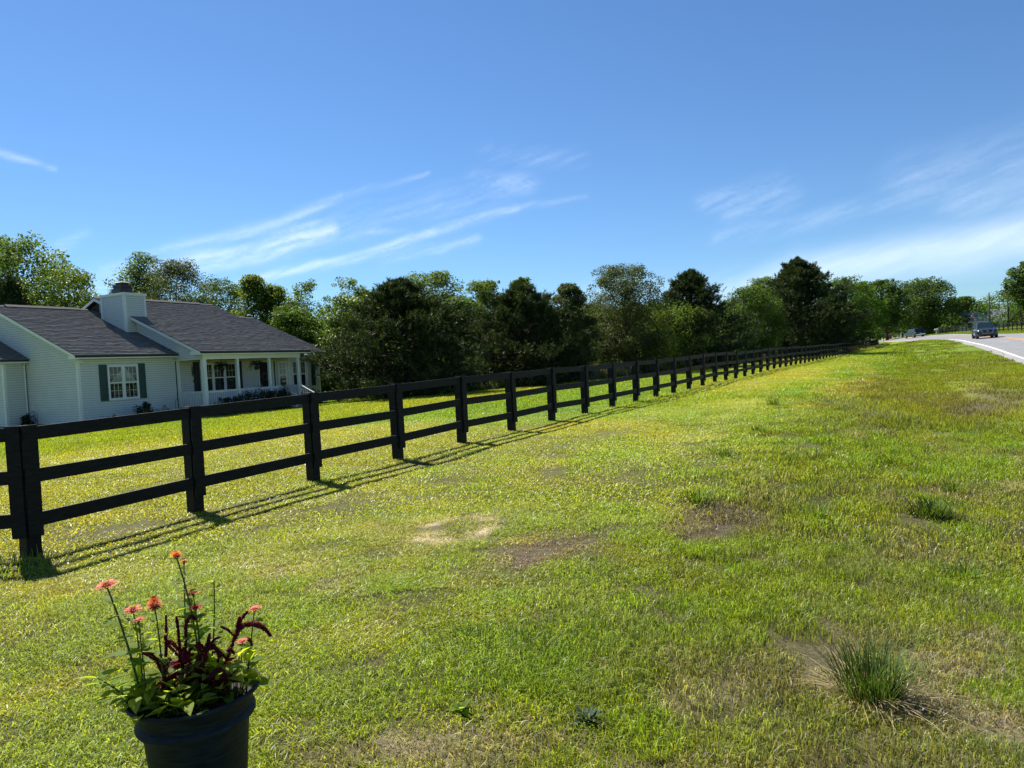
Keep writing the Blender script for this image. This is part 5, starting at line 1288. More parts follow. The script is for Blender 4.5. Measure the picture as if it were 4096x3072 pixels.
# hanging ferns
def fern(label, x, y, ztop, seed):
    t = thing('hanging_fern', label, 'fern', (x, y, ztop)); r = np.random.default_rng(seed)
    b = MB()
    for k in range(3): a = k * 2.094; b.tube([(0, 0, 0), (.13 * math.cos(a), .13 * math.sin(a), -.42)], .004, 5)
    b.build('hanger', M_WIRE, t, True, False)
    b = MB(); b.lathe([(.0, -.60), (.10, -.60), (.15, -.42), (.14, -.42), (.0, -.45)], seg=16); b.build('basket', M_METAL, t, True, False)
    C, NN = [], []
    for k in range(70):
        a = r.random() * 6.283; ln = .28 + .22 * r.random(); up = .12 + .25 * r.random()
        f = np.linspace(.1, 1, 16); px = np.stack([np.cos(a) * ln * f, np.sin(a) * ln * f, -.44 + up * np.sin(f * 2.4) - .34 * f ** 3 * r.random()], 1)
        C.append(px + r.normal(size=px.shape) * .012); NN.append(r.normal(size=px.shape) * .6 + np.array([0, 0, 1]))
    C = np.concatenate(C); V, F = leaf_quads(C, np.concatenate(NN), np.full(len(C), .055), .5, r)
    link('fronds', np_mesh('fronds', V, F, LEAF['fern'], False, {'shade': np.repeat(r.random(len(C)), 4)}), t)
fern('bushy fern hanging from the porch beam before the triple window', PX, 25.45, 2.615, 1)
fern('smaller fern hanging from the porch beam left of the front door', PX, 27.75, 2.615, 2)
# wind chime
wc = thing('wind_chime', 'dark wind chime hanging at the near end of the porch', 'wind chime', (-30.0, 24.55, 2.62))
b = MB(); b.tube([(0, 0, 0), (0, 0, -.25)], .006, 5); b.tube([(0, 0, -.5), (0, 0, -.98)], .004, 5); b.build('cord', M_WIRE, wc, True, False)
b = MB(); b.lathe([(0, -.245), (.1, -.25), (.1, -.275), (0, -.28)], seg=16); b.build('top_disc', M_METAL, wc, True, False)
for k in range(5):
    a = k * 1.2566; b = MB(); b.tube([(.07 * math.cos(a), .07 * math.sin(a), -.30), (.07 * math.cos(a), .07 * math.sin(a), -.62 - .05 * k)], .014, 8); b.build('chime_tube', M_METAL, wc, True, False)
b = MB(); b.lathe([(0, -.94), (.035, -1.0), (.05, -1.05), (.03, -1.1), (0, -1.11)], seg=12); b.build('wind_catcher', M_METAL, wc, True, False)
# wreath
wr = thing('wreath', 'round twig wreath with pale flowers on the dark front door', 'wreath', (XF + .075, 30.06, 1.62))
r = np.random.default_rng(5); n = 260; a = r.random(n) * 6.283; q = .20 + r.normal(size=n) * .035
C = np.stack([r.normal(size=n) * .02, q * np.cos(a), q * np.sin(a)], 1); V, F = leaf_quads(C, r.normal(size=(n, 3)) + np.array([1.2, 0, 0]), np.full(n, .055), .5, r)
link('leaves', np_mesh('leaves', V, F, LEAF['bloomshrub'], False, {'shade': np.repeat(r.random(n) * .7, 4)}), wr)
b = MB(); b.tube([(0, .2 * math.cos(t), .2 * math.sin(t)) for t in np.linspace(0, 6.283, 28)], .022, 6); b.build('twig_ring', M_BARK, wr, True, False)
# feeder on a shepherd's hook
hk = thing('garden_hook', 'thin shepherd hook with a red bird feeder beside the wing shrubs', 'bird feeder', (-29.8, 23.25, HZ))
b = MB(); b.tube([(0, 0, -.1), (0, 0, .95)] + [(0, .12 - .12 * math.cos(t), .95 + .12 * math.sin(t)) for t in np.linspace(.2, 2.9, 9)], .010, 6); b.build('hook', M_WIRE, hk, True, False)
b = MB(); b.lathe([(0, .62), (.05, .62), (.06, .56), (.04, .50), (.055, .38), (.085, .36), (.05, .33), (0, .33)], (0, .24, 0), 14); b.build('feeder', mat_simple('red_plastic', (.22, .012, .012), .4), hk, True, False)
b = MB(); b.tube([(0, .24, .62), (0, .24, .98)], .004, 5); b.build('wire', M_WIRE, hk, True, False)

# ------------------------------------------------------------------ vehicles
def road_pt(Y, d):
    i = int(np.argmin(np.abs(ROAD[:, 1] - Y))); i = max(0, min(i, len(ROAD) - 2))
    if ROAD[i, 1] > Y: i -= 1
    t = (Y - ROAD[i, 1]) / (ROAD[i + 1, 1] - ROAD[i, 1]); P = ROAD[i] * (1 - t) + ROAD[i + 1] * t; n = ROAD_N[i] * (1 - t) + ROAD_N[i + 1] * t; tg = ROAD_T[i] * (1 - t) + ROAD_T[i + 1] * t
    return Vector((P[0] + n[0] * d, P[1] + n[1] * d, P[2] + P[3] * d)), tg, P[3], (ROAD[i + 1, 2] - ROAD[i, 2]) / (ROAD[i + 1, 1] - ROAD[i, 1])
M_CARP = mat_simple('slate_blue_car_paint', (.030, .046, .060), .28, metal=.55, coat=.6)
M_CARG = mat_simple('car_glass', (.012, .022, .026), .06, spec=.6)
M_TYRE = mat_simple('tyre_rubber', (.012, .012, .012), .85)
M_RIM = mat_simple('alloy_rim', (.45, .46, .48), .3, metal=.9)
M_BLACKP = mat_simple('black_plastic', (.008, .008, .009), .5)
M_CHROME = mat_simple('chrome', (.75, .77, .8), .15, metal=1)
M_LAMP = mat_simple('lamp_glass', (.55, .60, .64), .12, coat=.5)
M_TAIL = mat_simple('tail_lamp', (.25, .01, .01), .25, coat=.5)
M_DARKP = mat_simple('dark_truck_paint', (.010, .018, .022), .3, metal=.4, coat=.5)
def loft(secs, close=True):
    """secs: (y, half width, z bottom, z top, roundness)"""
    mb = MB(); rows = []
    for y, hw, zb, zt, cr in secs:
        h = zt - zb; half = [(hw * .86, zb), (hw * .97, zb + .12 * h), (hw, zb + .38 * h), (hw * .985, zb + .68 * h), (hw * .93, zt - .05 * h - .02), (hw * .78, zt), (hw * .4, zt + cr), (0, zt + cr * 1.25)]
        rows.append([(x, y, z) for x, z in half] + [(-x, y, z) for x, z in half[-2::-1]])
    k = len(rows[0]); n = len(mb.v)
    for rw_ in rows: mb.v += rw_
    for i in range(len(rows) - 1):
        for j in range(k - 1): mb.f.append([n + i * k + j, n + i * k + j + 1, n + (i + 1) * k + j + 1, n + (i + 1) * k + j])
        mb.f.append([n + i * k + k - 1, n + i * k, n + (i + 1) * k, n + (i + 1) * k + k - 1])
    mb.f.append([n + j for j in range(k)][::-1]); mb.f.append([n + (len(rows) - 1) * k + j for j in range(k)])
    return mb
def wheel(parent, x, y, rad=.35, w=.23):
    s = 1 if x > 0 else -1
    b = MB(); ring = [(rad - .03, -w / 2), (rad, -w / 2 + .03), (rad, w / 2 - .03), (rad - .03, w / 2), (rad * .62, w / 2 - .01), (rad * .62, -w / 2 + .01), (rad - .03, -w / 2)]
    b.lathe(ring, seg=24)
    me = b.mesh('tyre', M_TYRE, True)
    t = link('wheel', me, parent, (x, y, rad), (0, PI / 2, 0))
    b = MB(); b.lathe([(rad * .62, .0), (rad * .60, s * w * .42), (rad * .52, s * w * .40), (.06, s * w * .36), (0, s * w * .38)], seg=24)
    b.build('rim', M_RIM, t, True, False)
def place_vehicle(name, label, cat, Y, d, away):
    P, tg, bank, grade = road_pt(Y, d); t = thing(name, label, cat, P)
    hd = math.atan2(tg[0], tg[1])     # bearing of the road
    # local frame: front towards -y
    yaw = -hd + (PI if away else 0)
    fwd = Vector((tg[0], tg[1], grade)).normalized(); up = Vector((-bank * tg[1], bank * tg[0], 1)).normalized()
    yv = fwd if not away else -fwd; xv = yv.cross(up).normalized(); zv = xv.cross(yv)
    t.rotation_euler = Matrix((xv, yv, zv)).transposed().to_euler(); return t
car = place_vehicle('suv_car', 'dark slate blue SUV driving towards the camera on the right', 'car', 89.0, 2.9, False)
b = loft([(-2.24, .60, .42, .66, .01), (-2.19, .78, .30, .80, .01), (-2.08, .88, .24, .90, .01), (-1.80, .925, .22, .965, .02), (-1.35, .93, .24, 1.02, .03), (-.95, .93, .25, 1.07, .02), (.0, .93, .25, 1.08, .01), (1.2, .93, .25, 1.11, .01), (1.85, .91, .28, 1.12, .01), (2.12, .86, .34, 1.08, .01), (2.22, .72, .45, .95, .0)])
body = b.build('body', M_CARP, car, True, False)
# cabin shell and its panes
def cab(t, mat, A, B, name='cabin'):
    """A: base corners front/rear (y, half width, z), B: roof corners"""
    (y0, w0, z0), (y1, w1, z1) = A; (y2, w2, z2), (y3, w3, z3) = B
    mb = MB(); mb.hexa([(-w0, y0, z0), (w0, y0, z0), (w1, y1, z1), (-w1, y1, z1), (-w2, y2, z2), (w2, y2, z2), (w3, y3, z3), (-w3, y3, z3)])
    o = mb.build(name, mat, t, False, False); bevel(o, .07, 3); return o
cab(car, M_CARP, ((-1.02, .84, 1.02), (2.06, .80, 1.05)), ((-.22, .62, 1.64), (1.62, .60, 1.62)))
b = MB(); b.poly([(-.74, -.985, 1.075), (.74, -.985, 1.075), (.575, -.30, 1.605), (-.575, -.30, 1.605)]); o = b.build('windshield', M_CARG, car, False, False); o.location = (0, -.012, .012)
for s in (-1, 1):
    for (ya, yb, yc, yd) in ((-.72, .28, .28, -.10), (.36, 1.25, 1.20, .36), (1.33, 1.80, 1.42, 1.28)):
        b = MB(); b.poly([(s * .842, ya, 1.12), (s * .838, yb, 1.13), (s * .652, yc, 1.56), (s * .658, yd, 1.56)]); o = b.build('side_window', M_CARG, car, False, False); o.location = (s * .012, 0, .004)
    b = MB(); b.hexa([(s * .93, -.80, 1.04), (s * 1.10, -.80, 1.03), (s * 1.10, -.72, 1.03), (s * .93, -.68, 1.04), (s * .94, -.80, 1.16), (s * 1.11, -.79, 1.17), (s * 1.11, -.72, 1.17), (s * .94, -.68, 1.16)]); o = b.build('mirror', M_CARP, car, False, False); bevel(o, .02, 2)
    b = MB(); b.hexa([(s * .60, -2.155, .80), (s * .88, -1.96, .82), (s * .885, -1.94, .82), (s * .60, -2.14, .80), (s * .58, -2.135, .87), (s * .885, -1.93, .885), (s * .885, -1.90, .885), (s * .58, -2.10, .87)]); b.build('headlight', M_LAMP, car, False, False)
    b = MB(); b.hexa([(s * .56, -2.22, .50), (s * .80, -2.13, .50), (s * .80, -2.11, .50), (s * .56, -2.20, .50), (s * .56, -2.22, .545), (s * .80, -2.13, .545), (s * .80, -2.11, .545), (s * .56, -2.20, .545)]); b.build('fog_light', M_LAMP, car, False, False)
    for y in (-1.35, 1.38): wheel(car, s * .83, y)
    for y in (-1.35, 1.38):
        b = MB(); b.tube([(s * .70, y, .36), (s * .937, y, .36)], .42, 20); b.build('wheel_arch', M_BLACKP, car, False, False)
b = MB(); b.poly([(-.50, -2.245, .84), (-.36, -2.262, .56), (.36, -2.262, .56), (.50, -2.245, .84)][::-1]); b.poly([(-.50, -2.20, .84), (-.36, -2.22, .56), (.36, -2.22, .56), (.50, -2.20, .84)]); b.build('grille', M_BLACKP, car, False, False)
b = MB(); gr = [(-.52, -2.25, .86), (-.37, -2.268, .545), (.37, -2.268, .545), (.52, -2.25, .86)]
for q in range(3): b.tube([gr[q], gr[q + 1]], .014, 6)
b.build('grille_surround', M_CHROME, car, False, False)
b = MB(); b.tube([(.075 * math.cos(a), -2.27, .75 + .04 * math.sin(a)) for a in np.linspace(0, 6.283, 18)], .009, 6); b.tube([(-.035, -2.27, .725), (-.02, -2.27, .775)], .008, 6); b.tube([(.02, -2.27, .725), (.035, -2.27, .775)], .008, 6); b.tube([(-.03, -2.27, .74), (.03, -2.27, .76)], .008, 6); b.build('emblem', M_CHROME, car, False, False)
b = MB(); b.hexa([(-.70, -2.22, .28), (.70, -2.22, .28), (.74, -2.05, .22), (-.74, -2.05, .22), (-.62, -2.25, .46), (.62, -2.25, .46), (.74, -2.10, .46), (-.74, -2.10, .46)]); b.build('lower_bumper', M_BLACKP, car, False, False)

trk = place_vehicle('pickup_truck', 'dark pickup driving away on the far side of the bend', 'truck', 167.0, 5.6, True)
trk.rotation_euler.z += math.radians(12)
b = loft([(-2.85, .80, .50, .95, .01), (-2.7, .95, .45, 1.08, .02), (-1.2, .98, .45, 1.15, .02), (0, .98, .48, 1.12, 0), (2.5, .98, .5, 1.12, 0), (2.85, .95, .55, 1.10, 0)]); b.build('body', M_DARKP, trk, True, False)
cab(trk, M_DARKP, ((-1.3, .90, 1.08), (2.7, .90, 1.08)), ((-.5, .72, 1.85), (2.45, .74, 1.85)))
for s in (-1, 1):
    for ya, yb in ((-.75, .3), (.4, 1.3), (1.4, 2.4)):
        b = MB(); b.poly([(s * .90, ya, 1.18), (s * .90, yb, 1.18), (s * .745, yb - .03, 1.78), (s * .745, ya + (.35 if ya < 0 else .03), 1.78)]); o = b.build('side_window', M_CARG, trk, False, False); o.location = (s * .016, 0, 0)
    b = MB(); b.box(s * .86 - .06, s * .86 + .06, 2.83, 2.88, .85, 1.10); b.build('tail_light', M_TAIL, trk, False, False)
    for y in (-1.9, 1.75): wheel(trk, s * .86, y, .40, .27)
b = MB(); b.poly([(-.72, 2.72, 1.2), (.72, 2.72, 1.2), (.62, 2.50, 1.76), (-.62, 2.50, 1.76)]); o = b.build('rear_window', M_CARG, trk, False, False); o.location = (0, .02, 0)
b = MB(); b.box(-.92, .92, 2.84, 2.95, .5, .68); b.build('bumper', M_CHROME, trk, False, False)
b = MB(); b.box(-.16, .16, 2.953, 2.96, .72, .86); b.build('number_plate', M_TRIM, trk, False, False)

# ------------------------------------------------------------------ across the road
def along(s0, s1, d, step):
    """points at a fixed distance outside the road's near edge"""
    ss = np.concatenate([[0], np.cumsum(np.linalg.norm(np.diff(ROAD[:, :2], axis=0), axis=1))]); P = ROAD[:, :2] + ROAD_N * d
    out = []; s = s0
    while s < s1: out.append((float(np.interp(s, ss, P[:, 0])), float(np.interp(s, ss, P[:, 1])))); s += step
    return out
pts = along(150, 345, 12.5, 2.6)
f2 = thing('board_fence', 'dark board fence along the far side of the road', 'fence', (*pts[0], gz(*pts[0]))); f2l = Vector(f2.location)
z2 = [gz(*q) for q in pts]
mp2 = unit_box('post', -.06, .06, -.06, .06, -.15, 1.32, M_FENCE)
for i, q in enumerate(pts):
    link('post', mp2, f2, Vector((*q, z2[i])) - f2l)
    if i < len(pts) - 1:
        for zc in (1.22, .80, .38):
            b = MB(); b.beam((*q, z2[i] + zc), (*pts[i + 1], z2[i + 1] + zc), .03, .14); b.build('rail', M_FENCE, f2)
def at(s_y, d): P, tg, bk, g_ = road_pt(s_y, d); return P, math.atan2(tg[0], tg[1])
P, hd = at(166, 9.3); zt = gz(P.x, P.y)
mbx = thing('mailbox', 'white topped mailbox on a post beside the far lane', 'mailbox', (P.x, P.y, zt), -hd)
b = MB(); b.box(-.05, .05, -.05, .05, -.1, 1.0); b.build('post', M_TRIM, mbx, False, False)
b = MB(); pr = [(.14 * math.cos(t), .16 * math.sin(t)) for t in np.linspace(0, PI, 9)] + [(-.14, -.14), (.14, -.14)]
A_ = [(-.30, x, 1.16 + z) for x, z in pr]; B_ = [(.30, x, 1.16 + z) for x, z in pr]; b.poly(A_); b.poly(B_[::-1])
for i in range(len(pr)): b.poly([A_[i], B_[i], B_[(i + 1) % len(pr)], A_[(i + 1) % len(pr)]])
b.build('box', mat_simple('mailbox_paint', (.62, .64, .64), .4), mbx, False, False)
P, hd = at(205, 9.2); zt = gz(P.x, P.y)
rbin = thing('trash_bin', 'red wheeled bin standing by the far edge of the road', 'bin', (P.x, P.y, zt), -hd)
M_RED = mat_simple('red_bin_plastic', (.22, .02, .03), .5, noise=.2)
b = MB(); b.hexa([(-.32, -.34, .05), (.32, -.34, .05), (.32, .34, .05), (-.32, .34, .05), (-.42, -.42, 1.1), (.42, -.42, 1.1), (.42, .42, 1.1), (-.42, .42, 1.1)]); b.build('tub', M_RED, rbin, False, False)
b = MB(); b.hexa([(-.45, -.46, 1.101), (.45, -.46, 1.101), (.45, .45, 1.101), (-.45, .45, 1.101), (-.38, -.38, 1.2), (.38, -.38, 1.2), (.38, .40, 1.22), (-.38, .40, 1.22)]); b.build('lid', M_RED, rbin, False, False)
for s in (-1, 1):
    b = MB(); b.tube([(s * .33 - .03, .40, .12), (s * .33 + .03, .40, .12)], .12, 14); b.build('wheel', M_TYRE, rbin, False, False)
P, hd = at(160, -1.2); zt = gz(P.x, P.y)
mk = thing('marker_post', 'thin dark marker post at the near edge of the bend', 'post', (P.x, P.y, zt))
b = MB(); b.box(-.035, .035, -.035, .035, -.2, 1.05); b.build('stake', M_METAL, mk, False, False); b = MB(); b.box(-.045, .045, -.045, .045, 1.051, 1.12); b.build('cap', M_METAL, mk, False, False)
# utility poles with wires
M_POLE = mat_simple('weathered_pole', (.055, .060, .055), .9, noise=.3, nscale=4, stretch=(1, 1, .2))
def pole(name, label, x, y, ztop, arm=None):
    zb = gz(x, y); t = thing(name, label, 'utility pole', (x, y, zb)); b = MB(); b.tube([(0, 0, -.3), (0, 0, ztop - zb)], [.17, .12], 10); b.build('shaft', M_POLE, t, True, False)
    if arm:
        b = MB(); b.beam((-1.1, 0, ztop - zb - .35), (.9, .35, ztop - zb - .35), .1, .12); b.build('crossarm', M_POLE, t, False, False)
        for q in (-1.0, -.4, .8):
            b = MB(); b.lathe([(.02, 0), (.05, .04), (.03, .09), (.05, .13), (0, .16)], (q, (q + 1.1) / 2 * .35, ztop - zb - .29), 8); b.build('insulator', M_LAMP, t, True, False)
        b = MB(); b.tube([(0, 0, ztop - zb - 1.6), (.7, -.3, ztop - zb - 1.35), (1.1, -.45, ztop - zb - 1.35)], .035, 6); b.lathe([(.0, .06), (.12, .04), (.16, -.04), (0, -.06)], (1.3, -.5, ztop - zb - 1.37), 10); b.build('lamp_arm', M_LAMP, t, True, False)
    return t
pole('utility_pole', 'plain utility pole with side wires, left of the two poles', 24.6, 188.4, 11.55)
pole('utility_pole', 'utility pole with crossarm, nearest the right edge', 24.2, 163.0, 10.75, True)
def wire(name, label, a, b_, sag, r_=.018):
    a = Vector(a); c = Vector(b_); b = MB(); pts_ = [a.lerp(c, t) - Vector((0, 0, sag * 4 * t * (1 - t))) for t in np.linspace(0, 1, 17)]
    b.tube(pts_, r_, 5); o = b.build(name, M_METAL); tag(o, label, 'wire', 'overhead wires')
for k, (dz, q) in enumerate(((.05, -1.0), (.05, -.4), (.05, .8), (-1.0, 0))):
    wire('overhead_wire', ['topmost overhead wire running from the crossarm to the right edge', 'second overhead wire running from the crossarm to the right edge', 'third overhead wire running from the crossarm to the right edge', 'low thick overhead wire below the crossarm'][k], (24.2 + q, 163.0 + .2, 10.5 + dz), (31 + q, 96, 10.2 + dz), 1.0)
    wire('overhead_wire', ['highest of the faint wires slung between the two poles', 'second of the faint wires slung between the two poles', 'third of the faint wires slung between the two poles', 'lowest of the faint wires slung between the two poles'][k], (24.2 + q, 163.0, 10.5 + dz), (24.6, 188.4, 11.4 - k * .8), .8, .011)
    wire('overhead_wire', ['top wire leaving the plain pole to the left', 'second wire leaving the plain pole to the left', 'third wire leaving the plain pole to the left', 'lowest wire leaving the plain pole to the left'][k], (24.6, 188.4, 11.4 - k * .8), (8, 262, 9.8 - k * .8), .8, .011)
# flagpole
fx, fy = 22.3, 199.0; fz = gz(fx, fy)
fp = thing('flagpole', 'slim flagpole with a limp striped flag beside the round tree', 'flagpole', (fx, fy, fz))
b = MB(); b.tube([(0, 0, 0), (0, 0, 8.1 - fz)], .05, 8); b.lathe([(0, -.06), (.08, 0), (0, .08)], (0, 0, 8.15 - fz), 8); b.build('pole', M_POLE, fp, True, False)
cols = {'r': mat_simple('flag_red', (.45, .03, .04), .8), 'w': mat_simple('flag_white', (.75, .75, .75), .8), 'b': mat_simple('flag_blue', (.02, .04, .18), .8)}
ht = 7.6 - fz
def fpt(u, v): return (.05 + u * .75 + .12 * math.sin(v * 5 + u * 6), .10 * math.sin(u * 9 + v * 3), ht - v * 1.0 - u * .95)
for k in range(13):
    b = MB()
    for j in range(6):
        u0, u1 = j / 6, (j + 1) / 6
        if k < 7 and u1 <= .4 + 1e-6: continue
        b.poly([fpt(u0, k / 13), fpt(u1, k / 13), fpt(u1, (k + 1) / 13), fpt(u0, (k + 1) / 13)])
    b.build('stripe', cols['r' if k % 2 == 0 else 'w'], fp, False, False)
b = MB()
for j in range(2):
    for k in range(7): b.poly([fpt(j / 5, k / 13), fpt((j + 1) / 5, k / 13), fpt((j + 1) / 5, (k + 1) / 13), fpt(j / 5, (k + 1) / 13)])
b.build('canton', cols['b'], fp, False, False)
# far house
hx, hy = 28.6, 232.0; hz = gz(hx, hy)
fhs = thing('farmhouse', 'distant house with steep grey roof between the trees across the road', 'house', (hx, hy, hz))
M_GROOF = mat_simple('grey_metal_roof', (.20, .21, .24), .55, noise=.1, nscale=2)
b = MB(); b.box(-5.5, 5.5, 0, 7, -.3, 2.4); b.build('wall', M_SIDING, fhs, False, False)
b = MB(); b.hexa([(-6, -.5, 2.35), (6, -.5, 2.35), (6, 7.5, 2.35), (-6, 7.5, 2.35), (-6, 3.3, 5.6), (6, 3.3, 5.6), (6, 3.7, 5.6), (-6, 3.7, 5.6)]); b.build('roof', M_GROOF, fhs, False, False)
for x in (-3.5, -.6, 2.4):
    b = MB(); b.box(x, x + 1.1, -.04, -.004, .7, 2.0); b.build('window', M_CARG, fhs, False, False)
b = MB(); b.box(-6.02, 6.02, -.56, -.505, 2.2, 2.42); b.build('fascia', M_TRIM, fhs, False, False)
# play tower
px_, py_ = 26.8, 166.0; pz_ = gz(px_, py_)
M_WOOD = mat_simple('dark_wood', (.06, .042, .03), .85, noise=.3, nscale=6)
pt = thing('play_tower', 'dark wooden climbing frame with a sloping beam at the right edge', 'climbing frame', (px_, py_, pz_))
for x in (.0, 1.5, 3.2):
    for y in (0, 1.4):
        b = MB(); b.box(x - .08, x + .08, y - .08, y + .08, -.1, 4.3 if x else 3.4); b.build('upright', M_WOOD, pt, False, False)
for z0 in (1.6, 3.0): b = MB(); b.box(-.1, 3.3, -.1, 1.5, z0, z0 + .1); b.build('platform', M_WOOD, pt, False, False)
b = MB(); b.beam((-3.0, .2, .0), (.1, .2, 3.4), .1, .16); b.beam((-3.0, 1.2, .0), (.1, 1.2, 3.4), .1, .16); b.build('slope_beam', M_WOOD, pt, False, False)
b = MB(); b.beam((-.4, .7, 4.5), (3.6, .7, 4.25), 1.7, .1); b.build('roof', M_WOOD, pt, False, False)
# verge shrubs beyond the road
random.seed(5)
P, hd = at(178, 13.5); shrub('shrub', 'grey-green shrub at the break in the far fence', P.x, P.y, 3.2, 2.3, 1400, 71, .28, LEAF['broad'])
for k, (sy, d) in enumerate(((150, 30), (190, 34), (216, 22), (236, 26))):
    P, hd = at(sy, d); me, h0 = random.choice(PROTO['oak'] + PROTO['broad'][-3:]); s = random.uniform(6.0, 8.5) / h0
    t = thing('hedgerow_tree', ['hedgerow tree far right behind the climbing frame', 'hedgerow tree behind the utility poles', 'hedgerow tree behind the big spreading oak', 'hedgerow tree left of the big spreading oak'][k], 'tree', (P.x, P.y, gz(P.x, P.y)), random.uniform(0, 6)); t.scale = (s * 1.4, s * 1.4, s)
    link('trunk', me[0], t); link('crown', me[1], t)
def far_wood():
    r = np.random.default_rng(90); C, NN, SZ, SH = [], [], [], []
    for k in range(150):
        a = math.radians(-30 + 46 * r.random()); rg = 330 + 60 * r.random(); x, y = rg * math.sin(a), rg * math.cos(a)
        z = 3.0; h = 8 + 6 * r.random(); m_ = 130; dd = r.normal(size=(m_, 3)); dd /= np.linalg.norm(dd, axis=1, keepdims=True)
        C.append(np.array([x, y, z + h * .45]) + dd * np.array([6, 6, h * .55]) * (.6 + .45 * r.random((m_, 1)))); NN.append(dd + r.normal(size=(m_, 3)) * .5); SZ.append(np.full(m_, 1.5)); SH.append(np.clip(.4 + .3 * r.normal(size=m_), 0, 1))
    C = np.concatenate(C); C[:, 2] = np.maximum(C[:, 2], 1.5)
    V, F = leaf_quads(C, np.concatenate(NN), np.concatenate(SZ), .6, r)
    o = link('far_wood', np_mesh('far_wood', V, F, LEAF['oak'], False, {'shade': np.repeat(np.concatenate(SH), 4)})); tag(o, 'far wood closing the horizon beyond the road', 'wood', kind='stuff')
far_wood()

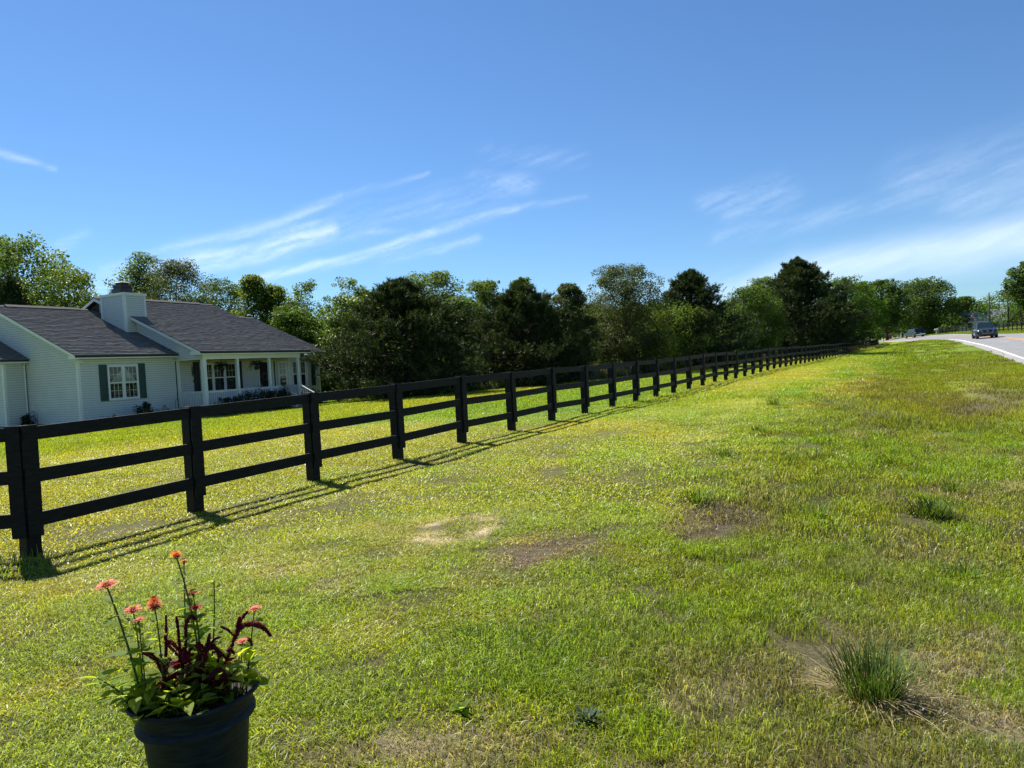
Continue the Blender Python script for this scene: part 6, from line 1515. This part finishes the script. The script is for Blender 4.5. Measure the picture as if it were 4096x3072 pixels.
# ------------------------------------------------------------------ cirrus at its real height
def cirrus():
    az0, az1, el0, el1, st = -68, 18, 3.6, 20, .16
    AZ, EL = np.meshgrid(np.arange(az0, az1 + st, st), np.arange(el0, el1 + st, st))
    # wavy warp, then fibres drawn out along the streaks
    wx_ = (fbm(AZ * .35, EL * .5, 61, 4) - .5) * 1.1; wy_ = (fbm(AZ * .35 + 9, EL * .5, 67, 4) - .5) * .5
    A = AZ + wx_; E = EL + wy_
    D = np.zeros_like(A)
    c, s = math.cos(math.radians(15)), math.sin(math.radians(15))
    U = (A * c + E * s); W_ = (-A * s + E * c)
    fib = fbm(U * .33, W_ * 2.6, 71, 5); fine = fbm(U * .8, W_ * 8.5, 83, 4)
    def seg(a, b, w0, w1, I, fb=.8, up=None):
        nonlocal D
        ax, ay = a; bx, by = b; dx, dy = bx - ax, by - ay
        t = np.clip(((A - ax) * dx + (E - ay) * dy) / (dx * dx + dy * dy), 0, 1)
        px, py = A - ax - t * dx, E - ay - t * dy
        w = w0 + (w1 - w0) * t; d = np.hypot(px, py) / w
        if up is not None: d = np.where(py > 0, d * up, d)
        D = np.maximum(D, I * np.exp(-d ** 2) * ((1 - fb) + fb * sstep(.26, .82, fib * .68 + fine * .32) * 1.35))
    def chain(P, ws, I, fb=.7, up=None):
        for i in range(len(P) - 1): seg(P[i], P[i + 1], ws[i], ws[i + 1], I if np.isscalar(I) else I[i], fb, up)
    chain([(-66, 16.2), (-61.4, 15.3), (-58.5, 14.6)], [.3, .28, .15], .40)
    seg((-59.3, 8.8), (-57.0, 10.4), .35, .3, .32)
    chain([(-56, 8.0), (-52.2, 9.3), (-44.2, 11.5), (-39.4, 13.45), (-32.4, 15.06)], [.5, .45, .42, .32, .15], [.3, .42, .42, .26])
    chain([(-57.5, 6.6), (-51.5, 8.3), (-46.7, 9.3), (-43.5, 10.0), (-40.3, 10.9)], [.9, .75, .75, .85, .7], [.45, .72, .80, .78])
    seg((-46, 9.6), (-41.5, 11.2), .9, .9, .42, .9)
    chain([(-49, 6.6), (-45.8, 7.6), (-37.6, 9.0), (-32.2, 10.8), (-25.6, 12.4), (-20.2, 12.7)], [.3, .32, .42, .36, .32, .15], [.45, .62, .62, .45, .2])
    seg((-41, 10.1), (-31.2, 12.9), .5, .4, .26, .9); seg((-37.7, 10.9), (-33.5, 10.5), .25, .25, .28); seg((-36.6, 8.6), (-28.8, 10.0), .6, .35, .30, .85)
    seg((-40, 11.2), (-27, 13.6), 1.3, 1.2, .15, .95)
    seg((-28.7, 14.5), (-24.4, 14.0), .8, .7, .30, .95); seg((-27.5, 16.2), (-20.0, 15.4), .8, .6, .17, .95)
    seg((-10.8, 11.3), (-5.9, 12.0), .7, .9, .24, .95); seg((-9.0, 10.4), (-4.9, 11.2), .8, .9, .22, .95)
    chain([(-14, 3.6), (-8, 4.6), (-4.4, 5.5), (3.7, 6.1), (10.6, 6.6), (18, 7.0)], [1.0, 1.3, 1.5, 1.6, 1.75, 1.9], [.5, .72, .8, .85, .85], .18, 1.2)
    chain([(-10, 8.6), (-5.1, 9.2), (2.3, 9.8), (6.7, 9.8), (14, 10)], [.6, .7, .6, .6, .7], .20, .9)
    seg((3, 10.8), (12, 11.2), 1.7, 1.9, .24, .7); seg((6, 9.4), (14, 9.0), 1.6, 1.7, .30, .5); seg((-6, 5.2), (-20, 5.2), 1.2, .8, .22, .7)
    edge = sstep(az0, az0 + 3, AZ) * sstep(az1, az1 - 2, AZ) * sstep(el1, el1 - 2, EL) * sstep(el0 - .2, el0 + .5, EL)
    D = np.clip(D * edge * .52, 0, .7)
    a, e = np.radians(AZ), np.radians(EL); dist = 8000.0 / np.sin(e)
    V = np.stack([np.sin(a) * np.cos(e) * dist, np.cos(a) * np.cos(e) * dist, np.sin(e) * dist], -1)
    ny_, nx__ = AZ.shape; ii = np.arange(nx__ * ny_).reshape(ny_, nx__)
    q = np.stack([ii[:-1, :-1], ii[:-1, 1:], ii[1:, 1:], ii[1:, :-1]], -1).reshape(-1, 4)
    q = q[D.ravel()[q].max(1) > .004]
    m, N, L = new_mat('cirrus_ice')
    out = N.new('ShaderNodeOutputMaterial'); mx = N.new('ShaderNodeMixShader'); tr = N.new('ShaderNodeBsdfTransparent'); tl = N.new('ShaderNodeBsdfTranslucent'); df = N.new('ShaderNodeBsdfDiffuse'); m2 = N.new('ShaderNodeMixShader')
    at_ = N.new('ShaderNodeAttribute'); at_.attribute_name = 'veil'
    tl.inputs['Color'].default_value = (.62, .68, .74, 1); df.inputs['Color'].default_value = (.7, .76, .82, 1); m2.inputs[0].default_value = .75
    L.new(df.outputs[0], m2.inputs[1]); L.new(tl.outputs[0], m2.inputs[2])
    L.new(at_.outputs['Fac'], mx.inputs[0]); L.new(tr.outputs[0], mx.inputs[1]); L.new(m2.outputs[0], mx.inputs[2]); L.new(mx.outputs[0], out.inputs[0])
    o = link('cirrus_cloud', np_mesh('cirrus_cloud', V.reshape(-1, 3), q, m, True, {'veil': D.ravel()}))
    tag(o, 'thin white cirrus streaks high in the blue sky', 'cloud', kind='stuff')
cirrus()
